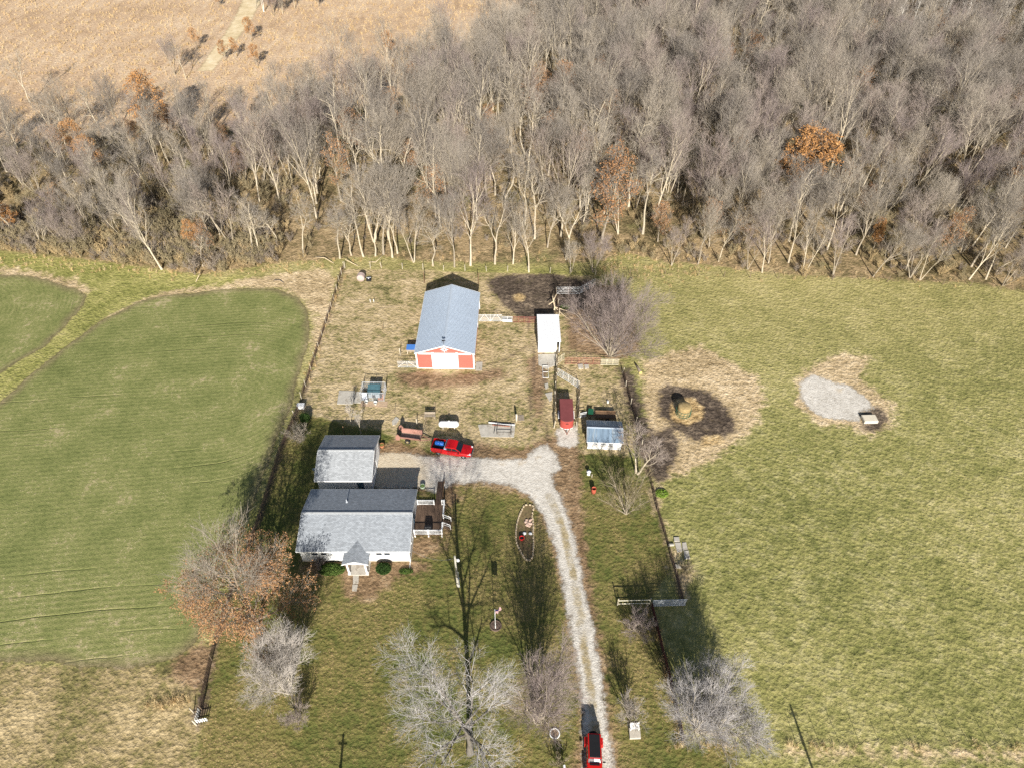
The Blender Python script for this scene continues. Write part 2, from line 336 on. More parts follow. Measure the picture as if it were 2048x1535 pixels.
# ------------------------------------------------------------------ sheets that lie on the ground
def sheet(name, poly, z, mat, label, cat, res=0.6, margin=1.6, extra=None):
    P = np.array(poly); x0, y0 = P.min(0) - margin; x1, y1 = P.max(0) + margin
    X, Y = np.meshgrid(np.arange(x0, x1 + res, res), np.arange(y0, y1 + res, res))
    d = sdf_poly(X, Y, poly, 30.0)
    V, Q = grid_mesh(name, X, Y, z, None)
    keep = (d.ravel()[Q] > -margin).any(1); Q = Q[keep]
    u, inv = np.unique(Q, return_inverse=True); V = V[u]; Q = inv.reshape(Q.shape)
    me = np_mesh(name, V, Q, [mat]); set_attr(me, 'edge', d.ravel()[u])
    for k, f in (extra or {}).items(): set_attr(me, k, f(V[:, 0].astype(float), V[:, 1].astype(float)))
    return tag(link(name, me), label, cat, None, 'structure')
def crop_mat():
    n = NT('winter_crop'); P = n.pos()
    nb = n.noise(P, 0.05, 4); nm = n.noise(P, 0.2, 5, 0.65); nf = n.noise(P, 1.5, 5, 0.7); nv = n.noise(P, 6, 3, 0.7)
    row = n.attr('row')
    rj = n.add(row, n.dev(nm, 0.12))
    fine = n.mth('SINE', n.mul(rj, 2 * math.pi / 0.76))
    tram = n.mth('ABSOLUTE', n.mth('SINE', n.mul(n.add(row, n.dev(nb, 3.0)), math.pi / 3.1)))
    gate_ = n.step(n.noise(n.scalev(P, (0.03, 0.09, 1)), 1.0, 3, 0.6), 0.5, 0.66)
    line = n.mul(n.mul(n.step(tram, 0.13, 0.03), gate_), n.step(nf, 0.3, 0.6))
    f = n.add(0.5, n.dev(nb, 0.6), n.dev(nm, 0.6), n.dev(nf, 0.9), n.dev(nv, 0.7), n.mul(n.mul(fine, n.add(gate_, 0.35)), 0.07))
    c = n.ramp(f, [(0.1, S(87, 95, 39)), (0.36, S(112, 119, 54)), (0.56, S(130, 132, 66)), (0.76, S(152, 146, 87)), (0.96, S(190, 174, 126))])
    tanp = n.step(n.add(0.5, n.dev(nm, 1.6), n.dev(nf, 1.2), n.dev(nb, 0.8)), 0.68, 1.0)
    c = n.mix(n.mul(tanp, 0.6), c, S(180, 158, 118))
    c = n.mix(n.mul(n.mul(n.step(n.vor(P, 2.6), 0.22, 0.1), n.step(nm, 0.4, 0.62)), 0.7), c, S(204, 184, 142))
    c = n.mix(n.mul(line, 0.36), c, S(52, 56, 28))
    ed = n.attr('edge'); 
    c = n.mix(n.mul(n.step(n.add(ed, n.dev(nm, 3.0), n.dev(nf, 1.0)), 1.8, -0.4), 0.75), c, n.ramp(nf, [(0.3, S(100, 84, 58)), (0.7, S(152, 130, 96))]))
    al = n.step(n.add(ed, n.dev(nm, 1.6), n.dev(nf, 1.2)), -0.25, 0.25)
    hs = n.node('ShaderNodeHueSaturation', None, Color=c); hs.inputs['Saturation'].default_value = 0.84; c = hs.outputs[0]
    return n.done(c, 0.95, 0, n.bump(n.add(n.mul(nf, 0.6), n.mul(fine, 0.04), n.mul(nv, 0.3), n.mul(line, -0.8)), 0.7, 0.22), 0.1, al)
CROP = crop_mat()
def cap_row(ax, ay, bx, by):
    def f(X, Y):
        ex, ey = bx - ax, by - ay; t = np.clip(((X - ax) * ex + (Y - ay) * ey) / (ex * ex + ey * ey), 0, 1)
        return np.sqrt((X - ax - t * ex) ** 2 + (Y - ay - t * ey) ** 2)
    return f
F1 = px((0, 803), (100, 718), (200, 643), (270, 608), (300, 596), (345, 590), (420, 582), (500, 576), (560, 580), (596, 596), (616, 625), (619, 660), (608, 710), (595, 760), (585, 800), (565, 850), (545, 900), (525, 950), (505, 1010), (475, 1080), (438, 1150), (412, 1230), (390, 1290), (340, 1318), (260, 1333), (160, 1332), (60, 1320), (0, 1320), (-260, 1330), (-500, 1330), (-420, 1100), (-330, 1040), (-150, 915))
e1 = G2(455, 800); e0 = G2(-900, 900)
sheet('crop_field', F1, 0.006, CROP, 'large green field of young winter crop left of the house', 'field', 0.7, 1.8, {'row': cap_row(e0[0], e0[1], e1[0], e1[1])})
F2 = px((0, 549), (60, 552), (100, 562), (150, 578), (173, 590), (165, 612), (128, 655), (88, 695), (40, 720), (0, 745), (-200, 870), (-420, 870), (-330, 540), (-60, 540))
e1 = G2(-120, 640); e0 = G2(-700, 560)
sheet('crop_field', F2, 0.006, CROP, 'smaller crop field beyond the diagonal grass strip', 'field', 0.7, 1.8, {'row': cap_row(e0[0], e0[1], e1[0], e1[1])})

def gravel_mat(name, median=True, tone=0):
    n = NT(name); P = n.pos(); nm = n.noise(P, 0.25, 5, 0.65); nf = n.noise(P, 1.6, 6, 0.75); nv = n.noise(P, 7, 4, 0.75); vo = n.vor(P, 5.0)
    nw = n.noise(P, 0.7, 5, 0.7)
    f = n.add(0.5, n.dev(nm, 0.7), n.dev(nf, 0.9), n.dev(nv, 1.0))
    c = n.ramp(f, [(0.08, S(124, 116, 104)), (0.33, S(178, 171, 159)), (0.58, S(209, 203, 192)), (0.92, S(230, 225, 215))])
    tan = n.step(n.add(0.5, n.dev(nm, 1.4), n.dev(nw, 1.2)), 0.6, 0.95)
    c = n.mix(n.mul(tan, 0.6), c, n.ramp(nf, [(0.3, S(150, 128, 98)), (0.7, S(196, 178, 146))]))
    spots = n.mul(n.step(n.vor(P, 1.1), 0.2, 0.08), n.step(nm, 0.5, 0.62))
    c = n.mix(n.mul(spots, 0.7), c, S(92, 66, 46))
    ed = n.attr('edge')
    if median:
        mid = n.step(n.add(n.attr('median'), n.dev(nw, 1.1), n.dev(nf, 0.7)), -0.15, 0.35)
        c = n.mix(n.mul(mid, n.step(n.add(nm, n.dev(nw, 0.5)), 0.3, 0.62)), c, n.ramp(n.add(0.5, n.dev(nf, 1.3), n.dev(nw, 0.8)), [(0.15, S(106, 96, 66)), (0.5, S(156, 141, 108)), (0.85, S(192, 177, 146))]))
        c = n.mix(n.mul(n.step(n.attr('apron'), -1.5, 1.0), 0.7), c, n.ramp(nf, [(0.3, S(176, 156, 124)), (0.7, S(206, 190, 160))]))
    al = n.step(n.add(ed, n.dev(nw, 1.7), n.dev(nf, 1.1), n.dev(nv, 0.8)), -0.4, 0.4)
    return n.done(c, 0.95, 0, n.bump(n.add(n.mul(nf, 0.4), n.mul(nv, 0.5), n.mul(vo, 0.4)), 0.6, 0.14), 0.1, al)
DRIVE = px((750, 908), (800, 905), (860, 912), (930, 912), (1000, 918), (1050, 918), (1072, 895), (1093, 888), (1112, 908), (1121, 935), (1100, 955), (1120, 990), (1142, 1050), (1158, 1120), (1168, 1180), (1187, 1260), (1201, 1340), (1210, 1420), (1222, 1500), (1236, 1700), (1160, 1700), (1168, 1500), (1165, 1420), (1156, 1340), (1143, 1260), (1128, 1180), (1113, 1100), (1088, 1030), (1058, 990), (1018, 968), (960, 962), (905, 966), (872, 985), (845, 975), (745, 975))
MED = px((1098, 990), (1112, 1020), (1132, 1075), (1147, 1150), (1160, 1230), (1172, 1320), (1184, 1400), (1194, 1480), (1208, 1700))
AP = px((700, 880), (800, 890), (850, 930), (850, 975), (700, 975))
DRIVEWAY = gravel_mat('gravel_drive')
sheet('driveway', DRIVE, 0.01, DRIVEWAY, 'pale gravel driveway curving from the garage down past the house', 'driveway', 0.4, 1.6,
      {'median': lambda X, Y: sdf_line(X, Y, MED, 0.55), 'apron': lambda X, Y: sdf_poly(X, Y, AP)})
GRAV = gravel_mat('loose_gravel', False)
sheet('gravel_patch', px((1600, 768), (1612, 755), (1628, 750), (1660, 762), (1700, 772), (1738, 800), (1745, 815), (1722, 822), (1716, 842), (1690, 838), (1650, 835), (1618, 818), (1603, 795)), 0.01, GRAV, 'pale patch of gravel in the middle of the right pasture', 'gravel', 0.4, 1.4)
sheet('gravel_patch', px((1112, 858), (1152, 852), (1156, 885), (1140, 895), (1116, 890)), 0.014, GRAV, 'small grey gravel spot under the nose of the red trailer', 'gravel', 0.4, 1.0)
TR = [(512, -20), (500, 10), (485, 40), (465, 70), (445, 95), (428, 118), (410, 142)]
TRL = px(*[(x - (19 - y * 0.03), y) for x, y in TR]) + px(*[(x + (19 - y * 0.03), y) for x, y in TR[::-1]])
n = NT('trail_grass'); P = n.pos(); nf = n.noise(P, 0.6, 5, 0.7); nm = n.noise(P, 0.2, 4)
c = n.ramp(n.add(0.5, n.dev(nf, 1.2), n.dev(nm, 1.0)), [(0.1, S(178, 158, 118)), (0.5, S(212, 192, 154)), (0.9, S(230, 214, 182))])
sheet('path', TRL, 0.008, n.done(c, 0.95, 0, n.bump(nf, 0.5, 0.2), 0.1, n.step(n.add(n.attr('edge'), n.dev(nf, 3.0)), -0.6, 0.6)), 'mown grassy trail running through the dry tan field', 'path', 1.0, 2.5)

CONC = plain('weathered_concrete', srgb(178, 172, 160), 0.9, 0.18, 1.2, bump=0.4, dirt=srgb(120, 108, 92))
def slab(name, pts, h, label, cat='concrete slab', mat=None, group=None, structure=False):
    q = px(*pts); cx = sum(a for a, b in q) / len(q); cy = sum(b for a, b in q) / len(q)
    o = MB().prism([(a - cx, b - cy) for a, b in q], 0.0 if h > 0.03 else -0.05, h, 'z').build(name, mat or CONC, None, bevel=0.02)
    o.location = (cx, cy, 0); tag(o, label, cat, group)
    if structure: o['kind'] = 'structure'
    return o
slab('concrete_slab', [(678, 781), (711, 782), (706, 808), (674, 808)], 0.08, 'cracked grey concrete slab left of the wire dog pen')
slab('concrete_slab', [(712, 783), (722, 783), (722, 806), (707, 806)], 0.07, 'narrow concrete slab between the cracked slab and the dog pen')
slab('concrete_slab', [(1076, 709), (1112, 708), (1111, 731), (1092, 738), (1077, 730)], 0.06, 'pale concrete pad in front of the white shed')
slab('concrete_slab', [(956, 849), (1031, 846), (1028, 874), (962, 873)], 0.07, 'worn concrete slab under the pipe frame and lumber')
slab('concrete_slab', [(952, 724), (965, 724), (964, 741), (951, 741)], 0.06, 'small concrete pad at the right corner of the red barn')
slab('concrete_slab', [(706, 1149), (718, 1149), (717, 1166), (706, 1167)], 0.05, 'concrete walk leading away from the front porch')
slab('stepping_stone', [(705, 1168), (716, 1168), (713, 1182), (704, 1181)], 0.04, 'last flat stone of the front walk in the lawn', 'stone')
slab('concrete_slab', [(1347, 1074), (1358, 1074), (1359, 1083), (1348, 1083)], 0.16, 'top concrete block of the pile beside the fence', 'concrete block')
slab('concrete_slab', [(1349, 1085), (1361, 1085), (1364, 1103), (1354, 1104)], 0.14, 'long concrete block leaning in the middle of the block pile', 'concrete block')
slab('concrete_slab', [(1364, 1085), (1372, 1084), (1375, 1098), (1365, 1100)], 0.12, 'concrete block on the pasture side of the block pile', 'concrete block')
slab('concrete_slab', [(1367, 1101), (1377, 1101), (1380, 1117), (1369, 1118)], 0.15, 'lowest right concrete block of the pile', 'concrete block')
slab('concrete_slab', [(1349, 1129), (1359, 1128), (1362, 1136), (1350, 1136)], 0.2, 'pale concrete block lying alone below the block pile', 'concrete block')
slab('concrete_slab', [(1336, 1088), (1348, 1088), (1348, 1091), (1336, 1092)], 0.25, 'thin concrete curb piece close to the fence wire', 'concrete block')
slab('flat_rock', [(1090, 787), (1105, 784), (1104, 800), (1099, 803)], 0.12, 'pale flat rock left of the red trailer', 'rock')
slab('flat_rock', [(1089, 768), (1096, 766), (1097, 776), (1091, 778)], 0.1, 'small white rock beside the lane fence', 'rock')
slab('flat_rock', [(784, 842), (792, 833), (799, 838), (792, 849), (785, 850)], 0.1, 'pinkish flat rock left of the rusty spreader', 'rock')
slab('flat_rock', [(1155, 730), (1165, 729), (1167, 738), (1157, 738)], 0.2, 'whitish rock in front of the rusty corral panel', 'rock')
slab('flat_rock', [(1168, 730), (1177, 730), (1178, 737), (1170, 738)], 0.18, 'rock beside the white corral gate', 'rock')
# ------------------------------------------------------------------ building materials
def shingles(name, c):
    n = NT(name); o = n.obj(); b = n.node('ShaderNodeTexBrick', None, Vector=o, Scale=1.0)
    b.inputs['Brick Width'].default_value = 0.33; b.inputs['Row Height'].default_value = 0.15; b.inputs['Mortar Size'].default_value = 0.012
    b.inputs['Color1'].default_value = tuple(x * 0.78 for x in c[:3]) + (1,); b.inputs['Color2'].default_value = tuple(min(1, x * 1.2) for x in c[:3]) + (1,)
    b.inputs['Mortar'].default_value = tuple(x * 0.5 for x in c[:3]) + (1,)
    st = n.noise(n.scalev(o, (1.4, 0.12, 0.12)), 1.0, 5, 0.65)
    col = n.mix(n.mul(n.step(st, 0.42, 0.72), 0.22), b.outputs[0], tuple(x * 0.55 for x in c[:3]) + (1,))
    col = n.mix(n.mul(n.step(n.noise(o, 6, 3, 0.7), 0.45, 0.75), 0.3), col, tuple(x * 1.3 for x in c[:3]) + (1,))
    return n.done(col, 0.92, 0, n.bump(n.add(b.outputs['Fac'], n.noise(o, 14, 2)), 0.35, 0.02), 0.15)
SHING = shingles('grey_shingles', srgb(150, 155, 160))
SHING2 = shingles('garage_shingles', srgb(158, 161, 163))
CAPS = plain('ridge_cap', srgb(172, 174, 174), 0.9, 0.12, 4)
WHITE = plain('white_siding', srgb(222, 222, 220), 0.55, 0.05, 1.0)
n = NT('lap_siding'); o = n.obj(); zz = n.node('ShaderNodeSeparateXYZ', None, Vector=o).outputs['Z']
lap = n.mth('FRACT', n.mul(zz, 1 / 0.19)); n0 = n.noise(o, 1.2, 4)
SIDING = n.done(n.ramp(n0, [(0.3, srgb(206, 206, 204)), (0.7, srgb(226, 226, 224))]), 0.5, 0, n.bump(lap, 0.5, 0.02), 0.3)
TRIM = plain('white_trim', srgb(228, 228, 226), 0.5, 0.04, 2)
def ribbed(name, c, axis, period, rough=0.4, metal=0.0, dirt=None, var=0.12):
    n = NT(name); o = n.obj(); s_ = n.node('ShaderNodeSeparateXYZ', None, Vector=o).outputs[axis]
    wv = n.mth('POWER', n.mth('ABSOLUTE', n.mth('SINE', n.mul(s_, math.pi / period))), 8)
    n0 = n.noise(n.scalev(o, (0.3, 1, 1) if axis == 'X' else (1, 0.3, 1)), 1.0, 5, 0.65)
    col = n.ramp(n0, [(0.3, tuple(x * (1 - var) for x in c[:3]) + (1,)), (0.7, tuple(min(1, x * (1 + var)) for x in c[:3]) + (1,))])
    if dirt: col = n.mix(n.mul(n.step(n.noise(o, 0.8, 6, 0.7), 0.5, 0.75), 0.6), col, dirt)
    return n.done(col, rough, metal, n.bump(wv, 0.55, 0.035), 0.35)
BARNRED = ribbed('barn_red', srgb(190, 98, 86), 'X', 0.23, 0.45, var=0.06)
BARNREDY = ribbed('barn_red_side', srgb(190, 98, 86), 'Y', 0.23, 0.45, var=0.06)
METROOF = plain('galvanised_roof', srgb(160, 172, 186), 0.45, 0.07, 0.7, metal=0.1, spec=0.4, stretch=(0.25, 1.5, 1))
RIBM = plain('roof_rib', srgb(178, 189, 201), 0.45, 0.06, 0.8, metal=0.1)
COOPROOF = plain('blue_grey_tin', srgb(128, 148, 166), 0.45, 0.28, 1.2, metal=0.3, stretch=(2.2, 0.3, 0.3), dirt=srgb(160, 168, 172))
WHROOF = ribbed('white_tin_roof', srgb(226, 227, 230), 'Y', 0.3, 0.4, 0.0, var=0.04)
GLASS = plain('window_glass', srgb(40, 48, 58), 0.12, 0.15, 3, spec=0.6)
SHUT = plain('grey_shutter', srgb(168, 172, 176), 0.6, 0.06, 4)
DARKDOOR = plain('slate_door', srgb(62, 84, 98), 0.5, 0.1, 3)
DECKW = plain('brown_deck_boards', srgb(96, 78, 64), 0.75, 0.35, 1.2, bump=0.3, stretch=(7, 0.5, 1))
WOODG = plain('grey_weathered_wood', srgb(150, 138, 122), 0.85, 0.25, 2.5, bump=0.3, stretch=(4, 0.7, 4))
WOODB = plain('brown_wood', srgb(112, 88, 66), 0.85, 0.3, 2.5, bump=0.3)
BLACKM = plain('black_iron', srgb(30, 30, 32), 0.5, 0.2, 3)
STEEL = plain('bare_steel', srgb(150, 154, 158), 0.4, 0.12, 3, metal=0.6)
GALV = plain('galvanised_tube', srgb(196, 200, 204), 0.4, 0.08, 3, metal=0.2)
RUST = plain('rusty_paint', srgb(142, 92, 74), 0.8, 0.3, 2.0, dirt=srgb(170, 122, 100))

def gable_house(root, W, D, eave, ridge, ov_s, ov_e, wallm, roofm, y0, thick=0.14, side=None):
    """walls X -W/2..W/2, Y y0..y0+D, ridge along X; ov_s = gable overhang, ov_e = eave overhang"""
    x = W / 2; ym = y0 + D / 2; sl_ = (ridge - eave) / (D / 2 + ov_e)
    hw = eave + sl_ * ov_e - thick
    wl = MB().prism([(y0, 0), (y0 + D, 0), (y0 + D, hw), (ym, ridge - thick), (y0, hw)], -x, x, 'x').build('wall', wallm, root)
    rf = MB()
    for s_ in (-1, 1):
        ye = ym + s_ * (D / 2 + ov_e)
        rf.prism([(ye, eave), (ym, ridge), (ym, ridge - thick), (ye, eave - thick)], -x - ov_s, x + ov_s, 'x')
    rf = rf.build('roof', roofm, root)
    fs = MB()
    for s_ in (-1, 1):
        ye = ym + s_ * (D / 2 + ov_e + 0.012)
        fs.bb(-x - ov_s - 0.02, x + ov_s + 0.02, min(ye, ye + s_ * 0.03), max(ye, ye + s_ * 0.03), eave - thick - 0.06, eave - 0.015)
    for e in (-1, 1):
        for s_ in (-1, 1):
            ye = ym + s_ * (D / 2 + ov_e); xa = e * (x + ov_s + 0.004); xb = e * (x + ov_s + 0.035)
            fs.prism([(ye, eave - 0.02), (ym, ridge - 0.02), (ym, ridge - thick - 0.06), (ye, eave - thick - 0.06)], min(xa, xb), max(xa, xb), 'x')
    fs.build('fascia', TRIM, root)
    return wl, rf
def window(root, x, y, z, w_, h, face='-y', glass=GLASS, grid=(1, 2)):
    """glazing stands proud of the wall a few millimetres"""
    f = MB(); t = 0.05
    sx = -1 if face in ('-y', '-x') else 1
    def B(mb, u0, u1, z0, z1, d0, d1):
        a, b = sorted((sx * d0, sx * d1))
        if face in ('-y', '+y'): mb.bb(x + u0, x + u1, y + a, y + b, z + z0, z + z1)
        else: mb.bb(x + a, x + b, y + u0, y + u1, z + z0, z + z1)
    B(f, -w_ / 2 - t, -w_ / 2, -t, h + t, 0, 0.05); B(f, w_ / 2, w_ / 2 + t, -t, h + t, 0, 0.05)
    B(f, -w_ / 2, w_ / 2, h, h + t, 0, 0.05); B(f, -w_ / 2, w_ / 2, -t, 0, 0, 0.05)
    for k in range(1, grid[0]): B(f, -w_ / 2 + w_ * k / grid[0] - 0.012, -w_ / 2 + w_ * k / grid[0] + 0.012, 0, h, 0.012, 0.03)
    for k in range(1, grid[1]): B(f, -w_ / 2, w_ / 2, h * k / grid[1] - 0.018, h * k / grid[1] + 0.018, 0.012, 0.034)
    g = MB(); B(g, -w_ / 2, w_ / 2, 0, h, 0.002, 0.011)
    wo = g.build('window', glass, root); f.build('frame', TRIM, wo)
    return wo

# ------------------------------------------------------------------ house
HX = (-26.26 - 12.7) / 2
house = thing('house', 'white ranch house with long grey shingle roof and small front porch', 'house', (HX, 46.5, 0))
wl, rf = gable_house(house, 13.56, 8.5, 3.0, 4.42, 0.2, 0.42, SIDING, SHING, 0.0)
MB().bb(-6.9, 6.9, -0.06 + 4.18, 0.06 + 4.3, 4.38, 4.47).build('ridge_vent', CAPS, rf)
MB().tube([(-1.7, 6.3, 3.5), (-1.7, 6.3, 4.35)], 0.06, 10).rev([(0.14, 0), (0.14, 0.05)], 10, (-1.7, 6.3, 3.83)).build('vent_pipe', GALV, rf)
MB().bb(-6.8, 6.8, -0.018, 8.518, 0, 0.28).build('foundation', CONC, house)
for wx in (-4.95, -3.85): window(house, wx, -0.002, 1.55, 0.72, 0.95)
for wx in (3.0, 4.0): window(house, wx, -0.002, 1.55, 0.72, 0.95)
for wx in (-5.72, -3.08, 2.25, 4.75):
    s_ = MB().bb(wx - 0.19, wx + 0.19, -0.035, -0.002, 1.5, 2.55)
    for k in range(9): s_.bb(wx - 0.15, wx + 0.15, -0.05, -0.036, 1.57 + k * 0.105, 1.63 + k * 0.105)
    s_.build('shutter', SHUT, house)
window(house, 6.782, 2.2, 1.3, 0.9, 1.1, '+x'); window(house, -6.782, 2.4, 1.3, 0.9, 1.1, '-x'); window(house, -6.782, 6.2, 1.3, 0.9, 1.1, '-x')
d_ = MB().bb(6.782, 6.82, 5.0, 5.95, 0.72, 2.75).build('door', DARKDOOR, house); MB().rev([(0.03, 0), (0.03, 0.06)], 8, (6.83, 5.12, 1.7), 'x').build('handle', STEEL, d_)
d_ = MB().bb(0.02, 1.0, -0.04, -0.002, 0.3, 2.35).build('door', plain('front_door', srgb(120, 60, 50), 0.5, 0.1, 3), house)
MB().rev([(0.03, -0.09), (0.03, -0.041)], 8, (0.12, 0, 1.3), 'y').build('handle', STEEL, d_)
# porch (X centre +0.5)
pr_ = MB(); pcx = 0.48
for s_ in (-1, 1):
    pr_.prism([(pcx, 3.42), (pcx + s_ * 1.6, 2.78), (pcx + s_ * 1.6, 2.66), (pcx, 3.30)], -2.1, 1.35, 'y')
po = pr_.build('porch_roof', SHING, house)
g_ = MB().prism([(pcx - 1.55, 2.66), (pcx + 1.55, 2.66), (pcx, 3.28)], -2.02, -1.98, 'y')
for s_ in (-1, 1): g_.prism([(pcx, 3.43), (pcx + s_ * 1.63, 2.78), (pcx + s_ * 1.63, 2.62), (pcx, 3.26)], -2.14, -2.104, 'y')
g_.build('gable_trim', TRIM, po)
for s_ in (-1, 1):
    MB().bb(pcx + s_ * 1.1 - 0.1, pcx + s_ * 1.1 + 0.1, -1.88, -1.68, 0.16, 2.64).bb(pcx + s_ * 1.1 - 0.16, pcx + s_ * 1.1 + 0.16, -1.94, -1.62, 0.155, 0.32).build('column', TRIM, house)
MB().bb(pcx - 1.55, pcx + 1.55, -1.72, -1.6, 2.5, 2.64).build('porch_beam', TRIM, house)
MB().bb(pcx - 1.3, pcx + 1.3, -1.98, -0.02, 0, 0.15).build('porch_slab', CONC, house, bevel=0.02)
# rain gutter downpipe at the right front corner
MB().tube([(6.7, -0.38, 2.8), (6.7, -0.1, 2.55), (6.7, -0.1, 0.1), (6.72, -0.9, 0.06)], 0.045, 8).build('downpipe', TRIM, house)

# ------------------------------------------------------------------ deck
deck = thing('deck', 'dark brown deck with white railings and a ramp at the house end', 'deck', (-12.66, 49.95, 0))
MB().bb(0.0, 3.75, 0, 4.75, 0.56, 0.7).build('floor', DECKW, deck)
for x in (0.15, 1.9, 3.6):
    for y in (0.15, 2.4, 4.6): MB().bb(x - 0.07, x + 0.07, y - 0.07, y + 0.07, 0, 0.56).build('leg', TRIM, deck)
def rail(p, q, z0, h, mat=TRIM, par=deck, gap=0.13, posts=True):
    p = Vector((p[0], p[1], 0)); q = Vector((q[0], q[1], 0)); d = q - p; L = d.length; a = math.atan2(d.y, d.x); m = MB()
    c_ = (p + q) / 2
    m.box((c_.x, c_.y, z0 + h), (L, 0.13, 0.05), a); m.box((c_.x, c_.y, z0 + 0.1), (L, 0.05, 0.08), a)
    k = int(L / gap)
    for i in range(1, k):
        u = p + d * (i / k); m.box((u.x, u.y, z0 + (h + 0.12) / 2), (0.035, 0.035, h - 0.16), a)
    if posts:
        for u in (p, q): m.box((u.x, u.y, z0 + (h + 0.1) / 2), (0.12, 0.12, h + 0.12), a)
    m.build('railing', mat, par)
rail((0.12, 0.07), (1.85, 0.07), 0.7, 0.92); rail((1.98, 0.07), (3.68, 0.07), 0.7, 0.92)
rail((0.12, 4.68), (2.3, 4.68), 0.7, 0.92); rail((3.35, 4.68), (3.68, 4.68), 0.7, 0.92)
rail((3.68, 0.2), (3.68, 1.2), 0.7, 0.92); rail((3.68, 2.5), (3.68, 4.55), 0.7, 0.92)
MB().hexa([(2.42, 4.76, 0), (3.28, 4.76, 0), (3.28, 9.0, 0), (2.42, 9.0, 0), (2.42, 4.76, 0.69), (3.28, 4.76, 0.69), (3.28, 9.0, 0.05), (2.42, 9.0, 0.05)]).build('ramp', DECKW, deck)
m = MB(); m.tube([(3.34, 4.85, 1.6), (3.34, 8.8, 0.95)], 0.05, 6); m.tube([(3.34, 4.85, 1.1), (3.34, 8.8, 0.5)], 0.035, 6)
for k in range(4): m.box((3.34, 5.3 + k * 1.15, 0.62 - k * 0.09), (0.07, 0.07, 1.75 - k * 0.2))
m.build('ramp_rail', WOODB, deck)
for k in range(3): MB().bb(3.78 + k * 0.3, 4.08 + k * 0.3, 1.3, 2.4, 0, 0.52 - k * 0.17).build('step', DECKW, deck)
for y in (1.26, 2.44):
    MB().tube([(3.74, y, 1.6), (4.65, y, 1.0), (4.65, y, 0)], 0.05, 6).tube([(3.74, y, 1.15), (4.65, y, 0.6)], 0.03, 6).build('handrail', TRIM, deck)
# patio furniture seen only as its shadow by the front rail: a grill
gr = thing('grill', 'covered dark grill standing on the deck beside the front railing', 'grill', (-10.75, 50.55, 0.7))
MB().bb(-0.5, 0.5, -0.28, 0.28, 0.0, 0.85).build('cabinet', BLACKM, gr, bevel=0.03)
MB().prism([(-0.28, 0.86), (0.28, 0.86), (0.26, 1.02), (0.12, 1.12), (-0.12, 1.12), (-0.26, 1.02)], -0.42, 0.42, 'x').build('lid', BLACKM, gr, bevel=0.02)

# ------------------------------------------------------------------ garage
garage = thing('garage', 'white detached garage with pale grey shingle roof behind the house', 'garage', (-22.6, 57.35, 0))
wl, rf = gable_house(garage, 7.25, 7.3, 2.75, 4.28, 0.22, 0.34, SIDING, SHING2, 0.0)
MB().bb(-3.75, 3.7, 3.58, 3.75, 4.24, 4.33).build('ridge_vent', CAPS, rf)
MB().bb(-3.64, 3.64, -0.015, 7.315, 0, 0.15).build('foundation', CONC, garage)
d_ = MB().bb(1.7, 2.55, -0.04, -0.002, 0.1, 2.12).build('door', DARKDOOR, garage); MB().rev([(0.03, -0.09), (0.03, -0.041)], 8, (1.8, 0, 1.05), 'y').build('handle', STEEL, d_)
for y in (1.95, 5.3):
    g_ = MB().bb(3.627, 3.66, y - 1.3, y + 1.3, 0.1, 2.3)
    for k in range(4):
        for j in range(4): g_.bb(3.661, 3.675, y - 1.22 + j * 0.63, y - 0.69 + j * 0.63, 0.18 + k * 0.53, 0.6 + k * 0.53)
    g_.build('garage_door', TRIM, garage)
dish = thing('satellite_dish', 'small grey satellite dish on the left wall of the garage', 'satellite dish', (-26.24, 58.7, 2.3))
MB().tube([(0, 0, 0), (-0.35, 0, 0.1), (-0.35, 0, 0.55)], 0.03, 8).build('mount', GALV, dish)
MB().rev([(0.02, 0), (0.2, 0.02), (0.36, 0.09), (0.4, 0.14), (0.36, 0.11), (0.2, 0.045), (0.02, 0.03)], 18, (-0.38, -0.08, 0.6), 'y').build('reflector', plain('dish_grey', srgb(96, 110, 124), 0.5, 0.1, 3), dish)
MB().tube([(-0.38, 0.0, 0.35), (-0.42, -0.45, 0.5)], 0.02, 6).box((-0.42, -0.47, 0.52), (0.08, 0.1, 0.08)).build('feed_arm', GALV, dish)

# ------------------------------------------------------------------ barn (ridge along its local Y)
barn = thing('barn', 'red metal barn with grey ribbed roof and big white front door', 'barn', (-10.63, 81.45, 0), R(-1.2))
BW, BL, BE, BR = 9.1, 15.3, 3.5, 5.08
def barn_end(y, t):
    return MB().prism([(-BW / 2, 0), (BW / 2, 0), (BW / 2, BE), (0, BR - 0.08), (-BW / 2, BE)], y, y + t, 'y')
w1 = barn_end(0, 0.1); w1.build('wall', BARNRED, barn); barn_end(BL - 0.1, 0.1).build('wall', BARNRED, barn)
for s_ in (-1, 1):
    MB().bb(min(s_ * BW / 2, s_ * (BW / 2 - 0.1)), max(s_ * BW / 2, s_ * (BW / 2 - 0.1)), 0.102, BL - 0.102, 0, BE - 0.02).build('wall', BARNREDY, barn)
ov = 0.22; slp = (BR - BE) / (BW / 2); xe = BW / 2 + ov; ze = BE - slp * ov + 0.02
m = MB()
for s_ in (-1, 1): m.prism([(0, BR + 0.02), (s_ * xe, ze), (s_ * xe, ze - 0.06), (0, BR - 0.04)], -0.22, BL + 0.22, 'y')
rf = m.build('roof', METROOF, barn)
m = MB(); k = 0
y = -0.1
while y < BL + 0.2:
    for s_ in (-1, 1): m.prism([(s_ * 0.05, BR + 0.035), (s_ * (xe + 0.004), ze + 0.018), (s_ * (xe + 0.004), ze + 0.002), (s_ * 0.05, BR + 0.004)], y - 0.022, y + 0.022, 'y')
    y += 0.3
m.build('roof_ribs', RIBM, rf)
m = MB()
